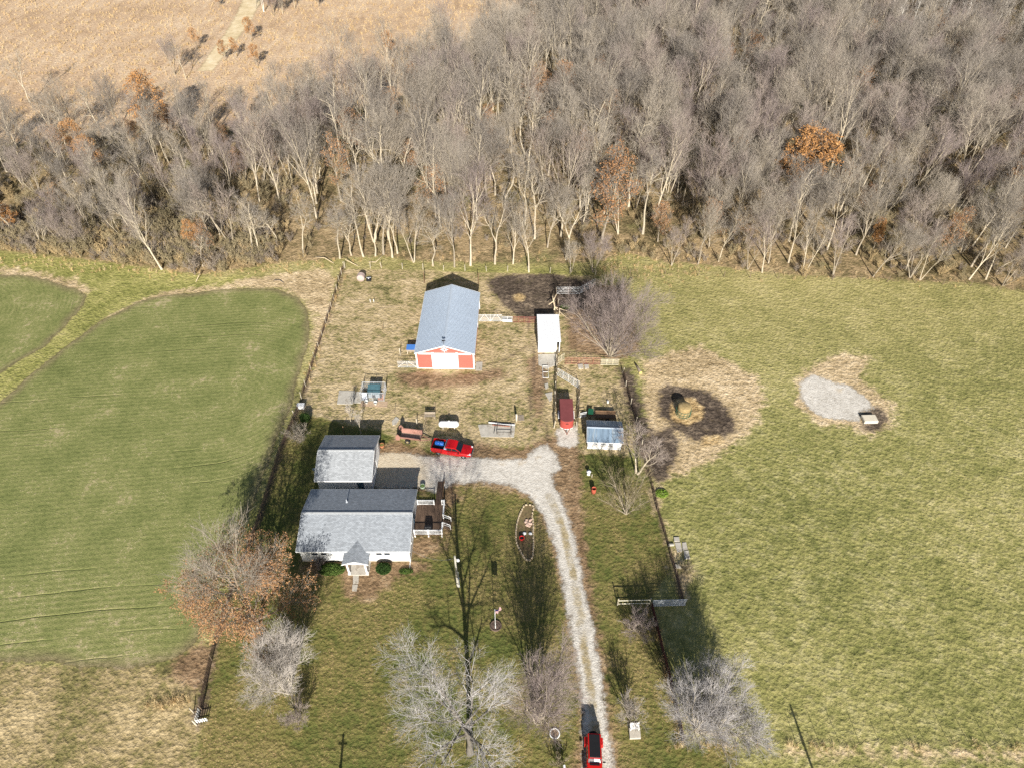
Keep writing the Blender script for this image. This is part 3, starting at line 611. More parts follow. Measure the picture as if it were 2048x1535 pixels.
for s_ in (-1, 1): m.prism([(0, BR + 0.07), (s_ * 0.2, BR + 0.0), (s_ * 0.2, BR - 0.012), (0, BR + 0.045)], -0.24, BL + 0.24, 'y')
m.build('ridge_cap', RIBM, rf)
for e, y in ((-1, -0.222), (1, BL + 0.222)):
    m = MB()
    for s_ in (-1, 1):
        a, b = sorted((y, y + e * 0.03)); m.prism([(0, BR + 0.03), (s_ * xe, ze + 0.01), (s_ * xe, ze - 0.16), (0, BR - 0.14)], a, b, 'y')
    m.build('gable_trim', TRIM, barn)
for s_ in (-1, 1): MB().bb(min(s_ * (xe + 0.003), s_ * (xe + 0.03)), max(s_ * (xe + 0.003), s_ * (xe + 0.03)), -0.2, BL + 0.2, ze - 0.16, ze - 0.01).build('eave_trim', TRIM, barn)
for s_ in (-1, 1):
    x = s_ * BW / 2
    for y0, y2 in ((-0.024, 0.0), (BL + 0.002, BL - 0.2)):
        m = MB().bb(x - 0.11, x + 0.11, y0, y0 + 0.022, 0, BE - 0.1); y0 = y2; m.bb(min(x + s_ * 0.003, x + s_ * 0.024), max(x + s_ * 0.003, x + s_ * 0.024), y0, y0 + 0.2, 0, BE - 0.14)
        m.build('corner_trim', TRIM, barn)
MB().bb(-BW / 2 + 0.12, -2.13, -0.02, -0.002, 0.0, 0.16).build('base_trim', TRIM, barn); MB().bb(2.13, BW / 2 - 0.12, -0.02, -0.002, 0.0, 0.16).build('base_trim', TRIM, barn)
for a, b in ((-2.1, -0.005), (0.005, 2.1)):
    d_ = MB().bb(a, b, -0.11, -0.06, 0.06, 3.2)
    d_.build('sliding_door', WHITE, barn)
m = MB()
for a, b in ((-2.1, -1.9), (-0.13, -0.007), (0.007, 0.13), (1.9, 2.1)): m.bb(a, b, -0.128, -0.112, 0.06, 3.2)
m.bb(-1.9, -0.13, -0.128, -0.112, 0.06, 0.2).bb(0.13, 1.9, -0.128, -0.112, 0.06, 0.2).build('door_trim', TRIM, barn)
MB().bb(-4.15, 4.15, -0.17, -0.003, 3.2, 3.42).bb(-2.1, -1.7, -0.12, -0.003, 3.43, 3.52).bb(1.7, 2.1, -0.12, -0.003, 3.43, 3.52).build('door_track', TRIM, barn)
# quilt star: eight white points round a dark middle
m = MB(); cz = 4.15
for k in range(8):
    a = k * math.pi / 4; r_ = 0.68 if k % 2 == 0 else 0.6
    p = lambda rr, aa: (rr * math.cos(aa), cz + rr * math.sin(aa))
    m.prism([p(0.1, a), p(0.34, a - 0.33), p(r_, a), p(0.34, a + 0.33)], -0.03, -0.004, 'y')
st_ = m.build('barn_star', TRIM, barn)
m = MB()
for k in range(4):
    a = math.pi / 4 + k * math.pi / 2; x, z = 0.36 * math.cos(a), cz + 0.36 * math.sin(a); m.box((x, -0.036, z), (0.13, 0.01, 0.13), 0, R(45))
m.box((0, -0.036, cz), (0.17, 0.01, 0.17), 0, R(45)).build('star_squares', plain('navy_paint', srgb(38, 48, 78), 0.5, 0.1, 3), st_)
# weathervane
m = MB().tube([(0, 0.15, BR), (0, 0.15, BR + 0.75)], 0.02, 6).tube([(-0.35, 0.15, BR + 0.45), (0.35, 0.15, BR + 0.45)], 0.015, 6).tube([(0, -0.2, BR + 0.45), (0, 0.5, BR + 0.45)], 0.015, 6)
m.prism([(-0.3, BR + 0.62), (0.1, BR + 0.68), (0.3, BR + 0.8), (0.12, BR + 0.95), (-0.05, BR + 0.82), (-0.3, BR + 0.9)], 0.14, 0.16, 'y').build('weathervane', BLACKM, barn)
# bare patched side door on the right wall
d_ = MB().bb(BW / 2 + 0.003, BW / 2 + 0.05, 10.2, 12.6, 0.05, 2.6).build('side_door', TRIM, barn)

# ------------------------------------------------------------------ white lean-to shed
shed = thing('shed', 'small white shed with a single-slope white tin roof', 'shed', (4.28, 85.3, 0))
MB().prism([(0, 0), (0.08, 0), (0.08, 2.52), (0, 2.54)], 0.0, 3.05, 'x').prism([(0.08, 0), (7.2, 0), (7.2, 1.94), (0.08, 2.5)], 0.0, 0.08, 'x').prism([(7.12, 0), (7.2, 0), (7.2, 1.94), (7.12, 1.94)], 0.08, 3.5, 'x').build('wall', WHITE, shed)
MB().bb(3.42, 3.56, 0.0, 0.14, 0, 2.5).build('post', TRIM, shed); MB().bb(3.55, 3.66, 3.4, 3.54, 0, 2.22).build('post', TRIM, shed)
MB().prism([(0.9, 0.0), (7.1, 0), (7.1, 1.9), (0.9, 2.4)], 3.46, 3.52, 'x').build('wall', WOODG, shed)
m = MB().hexa([(-0.05, -0.15, 2.56), (3.68, -0.15, 2.56), (3.68, 7.4, 1.97), (-0.05, 7.4, 1.97), (-0.05, -0.15, 2.62), (3.68, -0.15, 2.62), (3.68, 7.4, 2.03), (-0.05, 7.4, 2.03)])
rf = m.build('roof', WHROOF, shed)
m = MB()
for k in range(25):
    y = 0.0 + k * 0.3; z = 2.625 - (y + 0.15) * 0.0781; m.box((1.815, y, z), (3.7, 0.04, 0.03))
m.build('roof_ribs', TRIM, rf)
MB().bb(-0.07, 3.7, -0.18, -0.152, 2.5, 2.62).build('fascia', TRIM, shed)

# ------------------------------------------------------------------ chicken coop
coop = thing('chicken_coop', 'white chicken coop with blue grey tin roof and three windows', 'coop', (13.25, 64.72, 0), R(-3.0))
wl, rf = gable_house(coop, 4.8, 3.7, 1.78, 2.62, 0.16, 0.22, WHITE, COOPROOF, 0.0, 0.08)
m = MB()
for s_ in (-1, 1): m.prism([(1.85, 2.665), (1.85 + s_ * 0.16, 2.6), (1.85 + s_ * 0.16, 2.588), (1.85, 2.645)], -2.58, 2.58, 'x')
m.build('ridge_cap', RIBM, rf)
m = MB()
for k in range(17):
    x = -2.5 + k * 0.31
    for s_ in (-1, 1):
        ye = 1.85 + s_ * 2.07; m.prism([(1.85 + s_ * 0.17, 2.58), (ye, 1.802), (ye, 1.784), (1.85 + s_ * 0.17, 2.545)], x - 0.018, x + 0.018, 'x')
m.build('roof_ribs', COOPROOF, rf)
PG = plain('screen_grey', srgb(128, 130, 132), 0.6, 0.15, 6)
for x in (-1.35, -0.25, 0.85):
    wo = window(coop, x, -0.002, 1.0, 0.56, 0.42, '-y', PG, (2, 1)); MB().bb(x - 0.36, x + 0.36, -0.09, -0.003, 0.8, 0.86).build('sill', WOODG, wo)
# ------------------------------------------------------------------ vehicles
def carpaint(name, c): return plain(name, c, 0.22, 0.05, 0.8, spec=0.6)
REDP = carpaint('red_car_paint', srgb(178, 18, 22)); REDJ = carpaint('bright_red_paint', srgb(186, 24, 18))
TYRE = plain('tyre_rubber', srgb(34, 34, 35), 0.85, 0.15, 6); RIM = plain('alloy_rim', srgb(188, 190, 192), 0.3, 0.08, 5, metal=0.5)
CARGLASS = plain('tinted_glass', srgb(18, 24, 32), 0.08, 0.15, 2, spec=0.7); BLKP = plain('black_plastic', srgb(26, 26, 28), 0.6, 0.15, 4)
LAMPC = plain('headlamp_lens', srgb(226, 228, 230), 0.15, 0.05, 5, spec=0.6); LAMPR = plain('tail_lamp', srgb(150, 16, 16), 0.25, 0.1, 5)
def wheel(par, x, y, r, wd=0.24, name='wheel', rimm=RIM):
    o = bpy.data.objects.new(name, None); COL.objects.link(o); o.parent = par; o.location = (x, y, r)
    MB().rev([(r * 0.62, -wd / 2), (r * 0.94, -wd / 2), (r, -wd * 0.32), (r, wd * 0.32), (r * 0.94, wd / 2), (r * 0.62, wd / 2)], 22, (0, 0, 0), 'y').build('tyre', TYRE, o, True)
    m = MB().rev([(r * 0.61, -wd * 0.47), (r * 0.61, wd * 0.47)], 18, (0, 0, 0), 'y')
    for k in range(5):
        a = k * 2 * math.pi / 5
        for s_ in (-1, 1): m.box((r * 0.34 * math.cos(a), s_ * wd * 0.49, r * 0.34 * math.sin(a)), (r * 0.5, 0.02, r * 0.16), 0, -a)
    m.build('rim', rimm, o); return o
def loft(secs):
    """sections (x, [(y,z)...]) joined into one closed skin"""
    m = MB(); n = len(secs[0][1])
    for x, p in secs: m.v += [(x, a, b) for a, b in p]
    for k in range(len(secs) - 1):
        for j in range(n): m.f.append((k * n + j, k * n + (j + 1) % n, (k + 1) * n + (j + 1) % n, (k + 1) * n + j))
    m.f.append(tuple(range(n))); m.f.append(tuple(range((len(secs) - 1) * n, len(secs) * n))[::-1]); return m
def sec(hw, zb, zs, zt, crown=0.04, tuck=0.06):
    return [(-hw + tuck, zb), (hw - tuck, zb), (hw, (zb + zs) / 2), (hw - 0.02, zs), (hw - 0.12, zt), (0, zt + crown), (-hw + 0.12, zt), (-hw + 0.02, zs), (-hw, (zb + zs) / 2)]
# pickup: local +X forward
tk = thing('pickup_truck', 'red crew cab pickup on the gravel with blue barrel in its bed', 'pickup', (*G2(905.2, 903),), R(-11.0))
b_ = loft([(-2.86, sec(0.92, 0.55, 0.95, 1.02, 0.0)), (-2.6, sec(0.98, 0.42, 0.98, 1.06, 0.0)), (-0.96, sec(0.98, 0.36, 0.98, 1.06, 0.0)), (-0.9, sec(0.99, 0.36, 0.98, 1.08, 0.02)), (1.15, sec(0.99, 0.36, 0.98, 1.1, 0.03)), (1.5, sec(0.99, 0.4, 0.96, 1.1, 0.05)), (2.45, sec(0.97, 0.45, 0.92, 1.04, 0.05)), (2.78, sec(0.9, 0.5, 0.88, 0.96, 0.03)), (2.92, sec(0.82, 0.55, 0.8, 0.84, 0.0))])
b_.build('body', REDP, tk, bevel=0.03)
# open bed: walls stand above the body deck
m = MB().bb(-2.84, -0.95, 0.84, 0.96, 1.06, 1.4).bb(-2.84, -0.95, -0.96, -0.84, 1.06, 1.4)
m.bb(-0.95, -0.88, -0.96, 0.96, 1.07, 1.4)
m.build('bed_wall', REDP, tk, bevel=0.03)
MB().bb(-2.9, -2.84, -0.93, 0.93, 0.72, 1.38).build('tailgate', REDP, tk, bevel=0.02)
MB().bb(-2.82, -0.96, -0.83, 0.83, 1.066, 1.09).build('bed_floor', BLKP, tk)
MB().prism([(-0.85, 1.1), (1.42, 1.1), (0.72, 1.78), (0.4, 1.9), (-0.55, 1.9), (-0.82, 1.76)], -0.8, 0.8, 'y').build('cab', REDP, tk, bevel=0.07)
MB().hexa([(0.78, -0.72, 1.74), (0.78, 0.72, 1.74), (1.44, 0.78, 1.12), (1.44, -0.78, 1.12), (0.8, -0.72, 1.765), (0.8, 0.72, 1.765), (1.47, 0.78, 1.145), (1.47, -0.78, 1.145)]).build('windscreen', CARGLASS, tk)
MB().hexa([(-0.84, -0.66, 1.2), (-0.84, 0.66, 1.2), (-0.83, 0.62, 1.72), (-0.83, -0.62, 1.72), (-0.875, -0.66, 1.2), (-0.875, 0.66, 1.2), (-0.86, 0.62, 1.72), (-0.86, -0.62, 1.72)]).build('rear_window', CARGLASS, tk)
for s_ in (-1, 1):
    y0, y1 = sorted((s_ * 0.802, s_ * 0.812))
    MB().prism([(-0.68, 1.2), (0.12, 1.2), (0.12, 1.74), (-0.6, 1.74)], y0, y1, 'y').build('side_window', CARGLASS, tk)
    MB().prism([(0.2, 1.2), (1.2, 1.2), (0.72, 1.66), (0.6, 1.74), (0.2, 1.74)], y0, y1, 'y').build('side_window', CARGLASS, tk)
    MB().bb(1.1, 1.24, min(s_ * 1.0, s_ * 1.24), max(s_ * 1.0, s_ * 1.24), 1.18, 1.36).build('mirror', BLKP, tk, bevel=0.02)
    for x in (-0.35, 0.7): MB().bb(x - 0.1, x + 0.1, min(s_ * 0.985, s_ * 1.01), max(s_ * 0.985, s_ * 1.01), 1.0, 1.03).build('door_handle', STEEL, tk)
    MB().bb(2.62, 2.86, min(s_ * 0.6, s_ * 0.86), max(s_ * 0.6, s_ * 0.86), 0.82, 1.0).build('headlight', LAMPC, tk, bevel=0.03)
    MB().bb(-2.9, -2.8, min(s_ * 0.8, s_ * 0.95), max(s_ * 0.8, s_ * 0.95), 0.98, 1.3).build('taillight', LAMPR, tk)
    for x in (-1.86, 1.84): wheel(tk, x, s_ * 0.84, 0.39, 0.27)
MB().bb(2.86, 3.0, -0.88, 0.88, 0.45, 0.66).build('front_bumper', STEEL, tk, bevel=0.04)
MB().bb(2.86, 2.95, -0.55, 0.55, 0.68, 0.92).build('grille', BLKP, tk, bevel=0.02)
MB().bb(-3.02, -2.88, -0.9, 0.9, 0.5, 0.68).build('rear_bumper', STEEL, tk, bevel=0.03)
MB().bb(-0.98, -0.6, -0.9, 0.9, 1.41, 1.62).build('tool_box', plain('tool_box_grey', srgb(150, 160, 176), 0.45, 0.06, 3), tk, bevel=0.02)
tx, ty = tk.location.x, tk.location.y
def onbed(x, y, z=1.09): a = R(-11); return (tx + x * math.cos(a) - y * math.sin(a), ty + x * math.sin(a) + y * math.cos(a), z)
brl = thing('barrel', 'blue plastic barrel lying in the bed of the red pickup', 'barrel', onbed(-1.85, 0.1), R(-11))
BLUEP = plain('blue_plastic', srgb(38, 96, 176), 0.45, 0.08, 3)
MB().rev([(0.27, -0.62), (0.31, -0.55), (0.33, -0.2), (0.34, -0.18), (0.33, -0.16), (0.33, 0.16), (0.34, 0.18), (0.33, 0.2), (0.31, 0.55), (0.27, 0.62)], 20, (0, 0, 0.345), 'x').build('drum', BLUEP, brl, True)
MB().rev([(0.05, -0.65), (0.05, -0.62)], 8, (0, 0.12, 0.42), 'x').build('bung', BLKP, brl)

# off-road car on the drive: local +X forward, driving towards the camera
jp = thing('off_road_car', 'bright red boxy off-road car with black roof leaving down the driveway', 'car', (8.36, 23.55, 0), R(-92.6))
loft([(-2.05, sec(0.78, 0.55, 1.05, 1.12, 0.0)), (-1.95, sec(0.8, 0.5, 1.08, 1.16, 0.0)), (0.72, sec(0.8, 0.48, 1.08, 1.16, 0.01)), (0.85, sec(0.78, 0.5, 1.05, 1.16, 0.03)), (1.95, sec(0.68, 0.55, 1.0, 1.08, 0.03)), (2.05, sec(0.66, 0.6, 0.98, 1.05, 0.0))]).build('body', REDJ, jp, bevel=0.03)
MB().frus((-2.0, 0.6, -0.76, 0.76), (-1.94, 0.42, -0.66, 0.66), 1.165, 1.83).build('cab', REDJ, jp, bevel=0.05)
MB().frus((-1.84, 0.36, -0.56, 0.56), (-1.8, 0.32, -0.52, 0.52), 1.83, 1.875).build('roof_panel', BLKP, jp)
MB().hexa([(0.44, -0.64, 1.8), (0.44, 0.64, 1.8), (0.63, 0.7, 1.2), (0.63, -0.7, 1.2), (0.47, -0.64, 1.81), (0.47, 0.64, 1.81), (0.67, 0.7, 1.21), (0.67, -0.7, 1.21)]).build('windscreen', CARGLASS, jp)
MB().bb(-2.0, -1.985, -0.6, 0.6, 1.2, 1.72).build('rear_window', CARGLASS, jp)
for s_ in (-1, 1):
    for x0, x1 in ((-1.85, -1.2), (-1.1, -0.35), (-0.25, 0.42)):
        yb, yt = s_ * 0.765, s_ * 0.69
        MB().hexa([(x0, yb - s_ * 0.02, 1.2), (x1, yb - s_ * 0.02, 1.2), (x1, yb, 1.2), (x0, yb, 1.2), (x0, yt - s_ * 0.02, 1.74), (x1, yt - s_ * 0.02, 1.74), (x1, yt, 1.74), (x0, yt, 1.74)]).build('side_window', CARGLASS, jp)
    for x0, x1 in ((-1.95, -0.95), (0.95, 2.1)):
        y0, y1 = sorted((s_ * 0.7, s_ * 0.95)); MB().prism([(x0, 0.75), (x0 + 0.12, 1.0), (x1 - 0.2, 1.0), (x1, 0.72), (x1, 0.66), (x1 - 0.22, 0.94), (x0 + 0.14, 0.94), (x0 + 0.05, 0.7)], y0, y1, 'y').build('fender', REDJ, jp)
    MB().bb(0.52, 0.64, min(s_ * 0.82, s_ * 1.08), max(s_ * 0.82, s_ * 1.08), 1.2, 1.38).build('mirror', BLKP, jp, bevel=0.02)
    MB().rev([(0.11, 2.05), (0.11, 2.1), (0.08, 2.12)], 14, (0, s_ * 0.42, 0.9), 'x').build('headlight', LAMPC, jp)
    MB().bb(-2.08, -2.04, min(s_ * 0.64, s_ * 0.78), max(s_ * 0.64, s_ * 0.78), 0.85, 1.1).build('taillight', LAMPR, jp)
    for x in (-1.45, 1.5): wheel(jp, x, s_ * 0.8, 0.4, 0.27)
m = MB().bb(2.06, 2.1, -0.3, 0.3, 0.75, 1.02)
for k in range(7): m.bb(2.101, 2.115, -0.26 + k * 0.08, -0.22 + k * 0.08, 0.78, 1.0)
m.build('grille', BLKP, jp)
MB().bb(2.1, 2.25, -0.8, 0.8, 0.52, 0.7).build('front_bumper', BLKP, jp, bevel=0.03); MB().bb(-2.22, -2.07, -0.8, 0.8, 0.5, 0.68).build('rear_bumper', BLKP, jp, bevel=0.03)
MB().bb(0.75, 0.9, -0.5, 0.5, 1.2, 1.215).build('cowl_vent', BLKP, jp)
sp_ = MB().rev([(0.2, -2.34), (0.37, -2.34), (0.4, -2.29), (0.4, -2.16), (0.37, -2.1), (0.2, -2.1)], 22, (0, -0.05, 1.0), 'x').build('spare_wheel', TYRE, jp, True)
MB().rev([(0.2, -2.355), (0.2, -2.3)], 16, (0, -0.05, 1.0), 'x').build('hub', RIM, sp_)

# horse trailer: local -Y is the rounded nose
ht = thing('horse_trailer', 'dark red livestock trailer with rounded nose parked in the fenced lane', 'trailer', (8.1, 70.6, 0), R(-1.0))
prof = []
for k in range(13):
    a = math.pi + math.pi * k / 12; prof.append((0.98 * math.cos(a), -1.75 + 0.62 * math.sin(a)))
prof += [(0.98, 2.25), (-0.98, 2.25)]
TRR = plain('trailer_red', srgb(158, 70, 62), 0.5, 0.12, 1.5); TRT = plain('faded_red_roof', srgb(120, 64, 64), 0.8, 0.14, 1.2)
MB().prism(prof, 0.42, 1.95, 'z').build('body', TRR, ht)
sc_ = [(x * 1.01, y * 1.005) for x, y in prof]
MB().prism(sc_, 1.95, 2.06, 'z').build('roof', TRT, ht, bevel=0.05)
MB().prism([(x * 1.012, y * 1.01) for x, y in prof], 0.36, 0.46, 'z').build('skirt', TRIM, ht)
MB().bb(-0.2, 0.2, -2.385, -2.36, 1.5, 1.66).build('nose_window', BLKP, ht)
for s_ in (-1, 1):
    MB().bb(min(s_ * 0.99, s_ * 1.22), max(s_ * 0.99, s_ * 1.22), -0.6, 1.0, 0.75, 0.82).build('fender', TRIM, ht, bevel=0.02)
    for y in (-0.25, 0.6):
        o = wheel(ht, s_ * 1.09, y, 0.34, 0.2); o.rotation_euler = (0, 0, R(90))
    m = MB()
    for z in (1.2, 1.45, 1.7): m.bb(min(s_ * 0.981, s_ * 0.992), max(s_ * 0.981, s_ * 0.992), -1.4, 2.0, z, z + 0.1)
    m.build('side_slats', BLKP, ht)
MB().tube([(-0.5, -2.2, 0.42), (0, -3.3, 0.45)], 0.05, 8).tube([(0.5, -2.2, 0.42), (0, -3.3, 0.45)], 0.05, 8).box((0, -3.35, 0.47), (0.14, 0.22, 0.1)).build('hitch', RUST, ht)
MB().tube([(0, -3.0, 0.0), (0, -3.0, 0.8)], 0.035, 8).rev([(0.09, 0), (0.09, 0.02)], 10, (0, -3.0, 0)).build('jack', STEEL, ht)

# manure spreader: +X is the tongue end
sx, sy = G2(822, 880)
ms_ = thing('manure_spreader', 'rusty pink manure spreader wagon hitched behind the red pickup', 'wagon', (sx, sy + 0.3, 0), R(-9))
RP = plain('faded_pink_rust', srgb(154, 114, 100), 0.85, 0.22, 1.6, dirt=srgb(124, 84, 68))
m = MB()
for s_ in (-1, 1):
    m.hexa([(-1.5, s_ * 0.55, 0.55), (1.55, s_ * 0.55, 0.55), (1.55, s_ * 0.6, 0.55), (-1.5, s_ * 0.6, 0.55), (-1.5, s_ * 0.8, 1.15), (1.55, s_ * 0.8, 1.15), (1.55, s_ * 0.86, 1.15), (-1.5, s_ * 0.86, 1.15)])
    m.hexa([(-1.5, s_ * 0.8, 1.151), (1.55, s_ * 0.8, 1.151), (1.55, s_ * 0.92, 1.151), (-1.5, s_ * 0.92, 1.151), (-1.5, s_ * 0.8, 1.2), (1.55, s_ * 0.8, 1.2), (1.55, s_ * 0.92, 1.2), (-1.5, s_ * 0.92, 1.2)])
m.hexa([(1.556, -0.6, 0.5), (1.61, -0.6, 0.5), (1.61, 0.6, 0.5), (1.556, 0.6, 0.5), (1.556, -0.8, 0.8), (1.61, -0.8, 0.8), (1.61, 0.8, 0.8), (1.556, 0.8, 0.8)])
m.build('box', RP, ms_)
MB().bb(-1.5, 1.55, -0.54, 0.54, 0.5, 0.56).build('bed_floor', WOODG, ms_)
for s_ in (-1, 1): MB().prism([(-2.0, 0.5), (-1.4, 0.5), (-1.3, 1.3), (-1.6, 1.75), (-1.95, 1.4)], min(s_ * 0.88, s_ * 0.94), max(s_ * 0.88, s_ * 0.94), 'y').build('side_plate', RP, ms_)
for x, z in ((-1.6, 1.35), (-1.75, 0.85)):
    m = MB().tube([(x, -0.85, z), (x, 0.85, z)], 0.05, 8)
    for k in range(12):
        a = k * 2.4; y = -0.77 + k * 0.14; m.box((x + 0.12 * math.cos(a), y, z + 0.12 * math.sin(a)), (0.28, 0.03, 0.05), 0, -a)
    m.build('beater', BLACKM, ms_)
TANR = plain('tan_rim', srgb(176, 158, 118), 0.7, 0.15, 3)
for s_ in (-1, 1): wheel(ms_, -0.25, s_ * 0.95, 0.42, 0.22, 'wheel', TANR)
MB().tube([(1.5, -0.5, 0.5), (3.1, 0, 0.45)], 0.06, 8).tube([(1.5, 0.5, 0.5), (3.1, 0, 0.45)], 0.06, 8).build('tongue', RP, ms_)
MB().tube([(1.62, 0.3, 0.6), (2.1, 0.75, 1.7)], 0.03, 6).build('lever', BLACKM, ms_)

# ------------------------------------------------------------------ tank, bench, posts, frame
pt = thing('propane_tank', 'white propane tank lying on short legs behind the red pickup', 'tank', (-9.34, 68.9, 0))
WT = plain('white_tank_paint', srgb(226, 226, 222), 0.4, 0.05, 1.5)
pf = [(0.5 * math.sin(k * math.pi / 12), -1.02 - 0.5 * math.cos(k * math.pi / 12)) for k in range(1, 7)]
MB().rev([(0.02, -1.52)] + pf + [(r_, -h) for r_, h in pf[::-1]] + [(0.02, 1.52)], 24, (0, 0, 0.78), 'x').build('shell', WT, pt, True)
MB().rev([(0.17, 1.26), (0.17, 1.4), (0.12, 1.45)], 14, (0.05, 0, 0)).build('valve_dome', WT, pt)
for x in (-0.85, 0.85): MB().bb(x - 0.08, x + 0.08, -0.36, 0.36, 0, 0.4).build('leg', CONC, pt)
bx, by = G2(860, 838)
be = thing('bench', 'low grey wooden bench standing alone left of the propane tank', 'bench', (bx, by + 0.25, 0))
m = MB()
for k in range(3): m.bb(-0.82, 0.82, -0.26 + k * 0.18, -0.1 + k * 0.18, 0.6, 0.65)
m.build('seat', WOODG, be)
for x in (-0.76, 0.76):
    for y in (-0.2, 0.2): MB().bb(x - 0.04, x + 0.04, y - 0.04, y + 0.04, 0, 0.6).build('leg', WOODG, be)
MB().bb(-0.8, 0.8, 0.3, 0.34, 0.66, 1.05).build('backrest', WOODG, be)
def post(p, h, r, mat, label, name='post', cat='post', lean=(0, 0), group=None):
    o = MB().tube([(0, 0, -0.1), (lean[0] * h * 0.5, lean[1] * h * 0.5, h * 0.5), (lean[0] * h, lean[1] * h, h)], [r * 1.05, r, r * 0.93], 10).build(name, mat, None, True)
    o.location = (*G2(*p), 0); return tag(o, label, cat, group)
PALEW = plain('pale_post_wood', srgb(190, 180, 160), 0.85, 0.2, 3, stretch=(5, 5, 0.5), bump=0.3)
post((834, 848), 1.25, 0.07, PALEW, 'single pale post above the rusty spreader, shadow beside it')
post((1033, 842), 1.6, 0.16, PALEW, 'thick pale post beside the small pallet above the lumber')
post((689, 866), 1.6, 0.06, WOODB, 'brown post behind the garage roof')
post((741, 605), 0.7, 0.05, TRIM, 'left one of the two short white pegs in the barn lot', 'peg', 'peg')
post((748, 605), 0.7, 0.05, TRIM, 'right one of the two short white pegs in the barn lot', 'peg', 'peg')
post((801, 712), 1.7, 0.06, PALEW, 'tall pale gate post left of the barn')
post((849, 566), 2.3, 0.07, WOODB, 'tall dark post at the left rear corner of the barn', lean=(0, 0.05))
post((957, 568), 2.3, 0.07, WOODB, 'tall dark post at the right rear corner of the barn', lean=(0, 0.05))
post((766, 660), 1.1, 0.03, WOODB, 'thin dark stake in the grass left of the barn')
pl = thing('pallet', 'small grey wooden pallet lying beside the thick pale post', 'pallet', (*G2(1040, 836), 0), R(4))
m = MB()
for k in range(6): m.bb(-0.6, 0.6, -0.55 + k * 0.2, -0.43 + k * 0.2, 0.1, 0.13)
for x in (-0.55, 0, 0.55): m.bb(x - 0.05, x + 0.05, -0.55, 0.57, 0, 0.098)
m.build('slats', WOODG, pl)
fx_, fy_ = G2(1008, 868)
fr = thing('pipe_rack', 'dark steel pipe frame resting on the concrete slab', 'frame', (fx_, fy_, 0.07), R(-2))
m = MB().tube([(-1.05, 0, 0.5), (1.05, 0, 0.5), (1.05, 1.3, 0.5), (-1.05, 1.3, 0.5)], 0.045, 6, closed=True)
for x in (-1.05, 1.05):
    for y in (0, 1.3): m.tube([(x, y, 0), (x, y, 0.5)], 0.045, 6)
m.build('frame', BLACKM, fr)
MB().tube([(-1.5, 0.1, 0.03), (-1.3, 1.1, 0.6), (-1.2, 1.35, 0.62)], 0.035, 6).tube([(-1.05, 1.3, 0.5), (-1.15, 1.8, 0.8)], 0.035, 6).build('brace', BLACKM, fr)
for k, (a, b, lb, mt) in enumerate((((977, 846), (1029, 851), 'long white board on top of the lumber by the slab', TRIM), ((985, 850), (1020, 853), 'reddish board lying under the white board', RUST), ((982, 843), (1012, 847), 'dark plank lying highest on the lumber by the slab', WOODB))):
    p, q = Vector((*G2(*a), 0)), Vector((*G2(*b), 0)); d = q - p
    o = MB().box((0, 0, 0), (d.length, 0.16, 0.1), 0).build('plank', mt, None, bevel=0.01); o.location = ((p.x + q.x) / 2, (p.y + q.y) / 2, 0.24 - 0.07 * k); o.rotation_euler = (0, 0, math.atan2(d.y, d.x)); tag(o, lb, 'plank')

# ------------------------------------------------------------------ dog pen
kx, ky = G2(722.6, 800.9)
kn = thing('dog_pen', 'square wire dog pen holding a tarp covered dog house', 'pen', (kx, ky, 0), R(-1))
W_, D_, H_ = 3.55, 2.3, 1.8
m = MB()
for x, y in ((0, 0), (W_, 0), (W_, D_), (0, D_), (W_ / 2, 0), (W_ / 2, D_)): m.tube([(x, y, 0), (x, y, H_)], 0.03, 6)
for z in (0.08, H_): m.tube([(0, 0, z), (W_, 0, z), (W_, D_, z), (0, D_, z)], 0.025, 6, closed=True)
m.build('frame', GALV, kn)
m = MB()
for i in range(1, 18):
    z = H_ * i / 18
    m.tube([(0, 0, z), (W_, 0, z), (W_, D_, z), (0, D_, z)], 0.005, 3, closed=True)
for i in range(1, 36):
    x = W_ * i / 36
    for y in (0, D_): m.tube([(x, y, 0.05), (x, y, H_)], 0.005, 3, False)
for i in range(1, 23):
    y = D_ * i / 23
    for x in (0, W_): m.tube([(x, y, 0.05), (x, y, H_)], 0.005, 3, False)
m.build('wire_mesh', GALV, kn)
dh = thing('dog_house', 'grey dog house under a teal tarp inside the wire pen', 'dog house', (kx + 1.05, ky + 0.5, 0))
m = MB().bb(0, 1.75, 0.1, 1.5, 0, 0.95); m.build('wall', plain('grey_board', srgb(134, 142, 148), 0.8, 0.15, 3), dh)
MB().bb(0.5, 1.1, 0.085, 0.098, 0.05, 0.7).build('opening', BLKP, dh)
MB().hexa([(-0.1, 0.0, 0.95), (1.85, 0.0, 0.95), (1.85, 1.6, 1.5), (-0.1, 1.6, 1.5), (-0.1, 0.0, 1.0), (1.85, 0.0, 1.0), (1.85, 1.6, 1.56), (-0.1, 1.6, 1.56)]).build('tarp', plain('teal_tarp', srgb(62, 92, 100), 0.6, 0.2, 2.5, bump=0.5), dh, bevel=0.03)
wb = MB().box((0, 0, 0.62), (0.78, 0.07, 1.22), 0, 0, R(-12)).box((0, -0.05, 0.62), (0.66, 0.02, 1.1), 0, 0, R(-12)).build('board', plain('white_panel', srgb(216, 222, 232), 0.5, 0.05, 2), None, bevel=0.01); wb.location = (kx + 0.52, ky + 0.35, 0); tag(wb, 'white panel standing in the left side of the dog pen', 'panel')
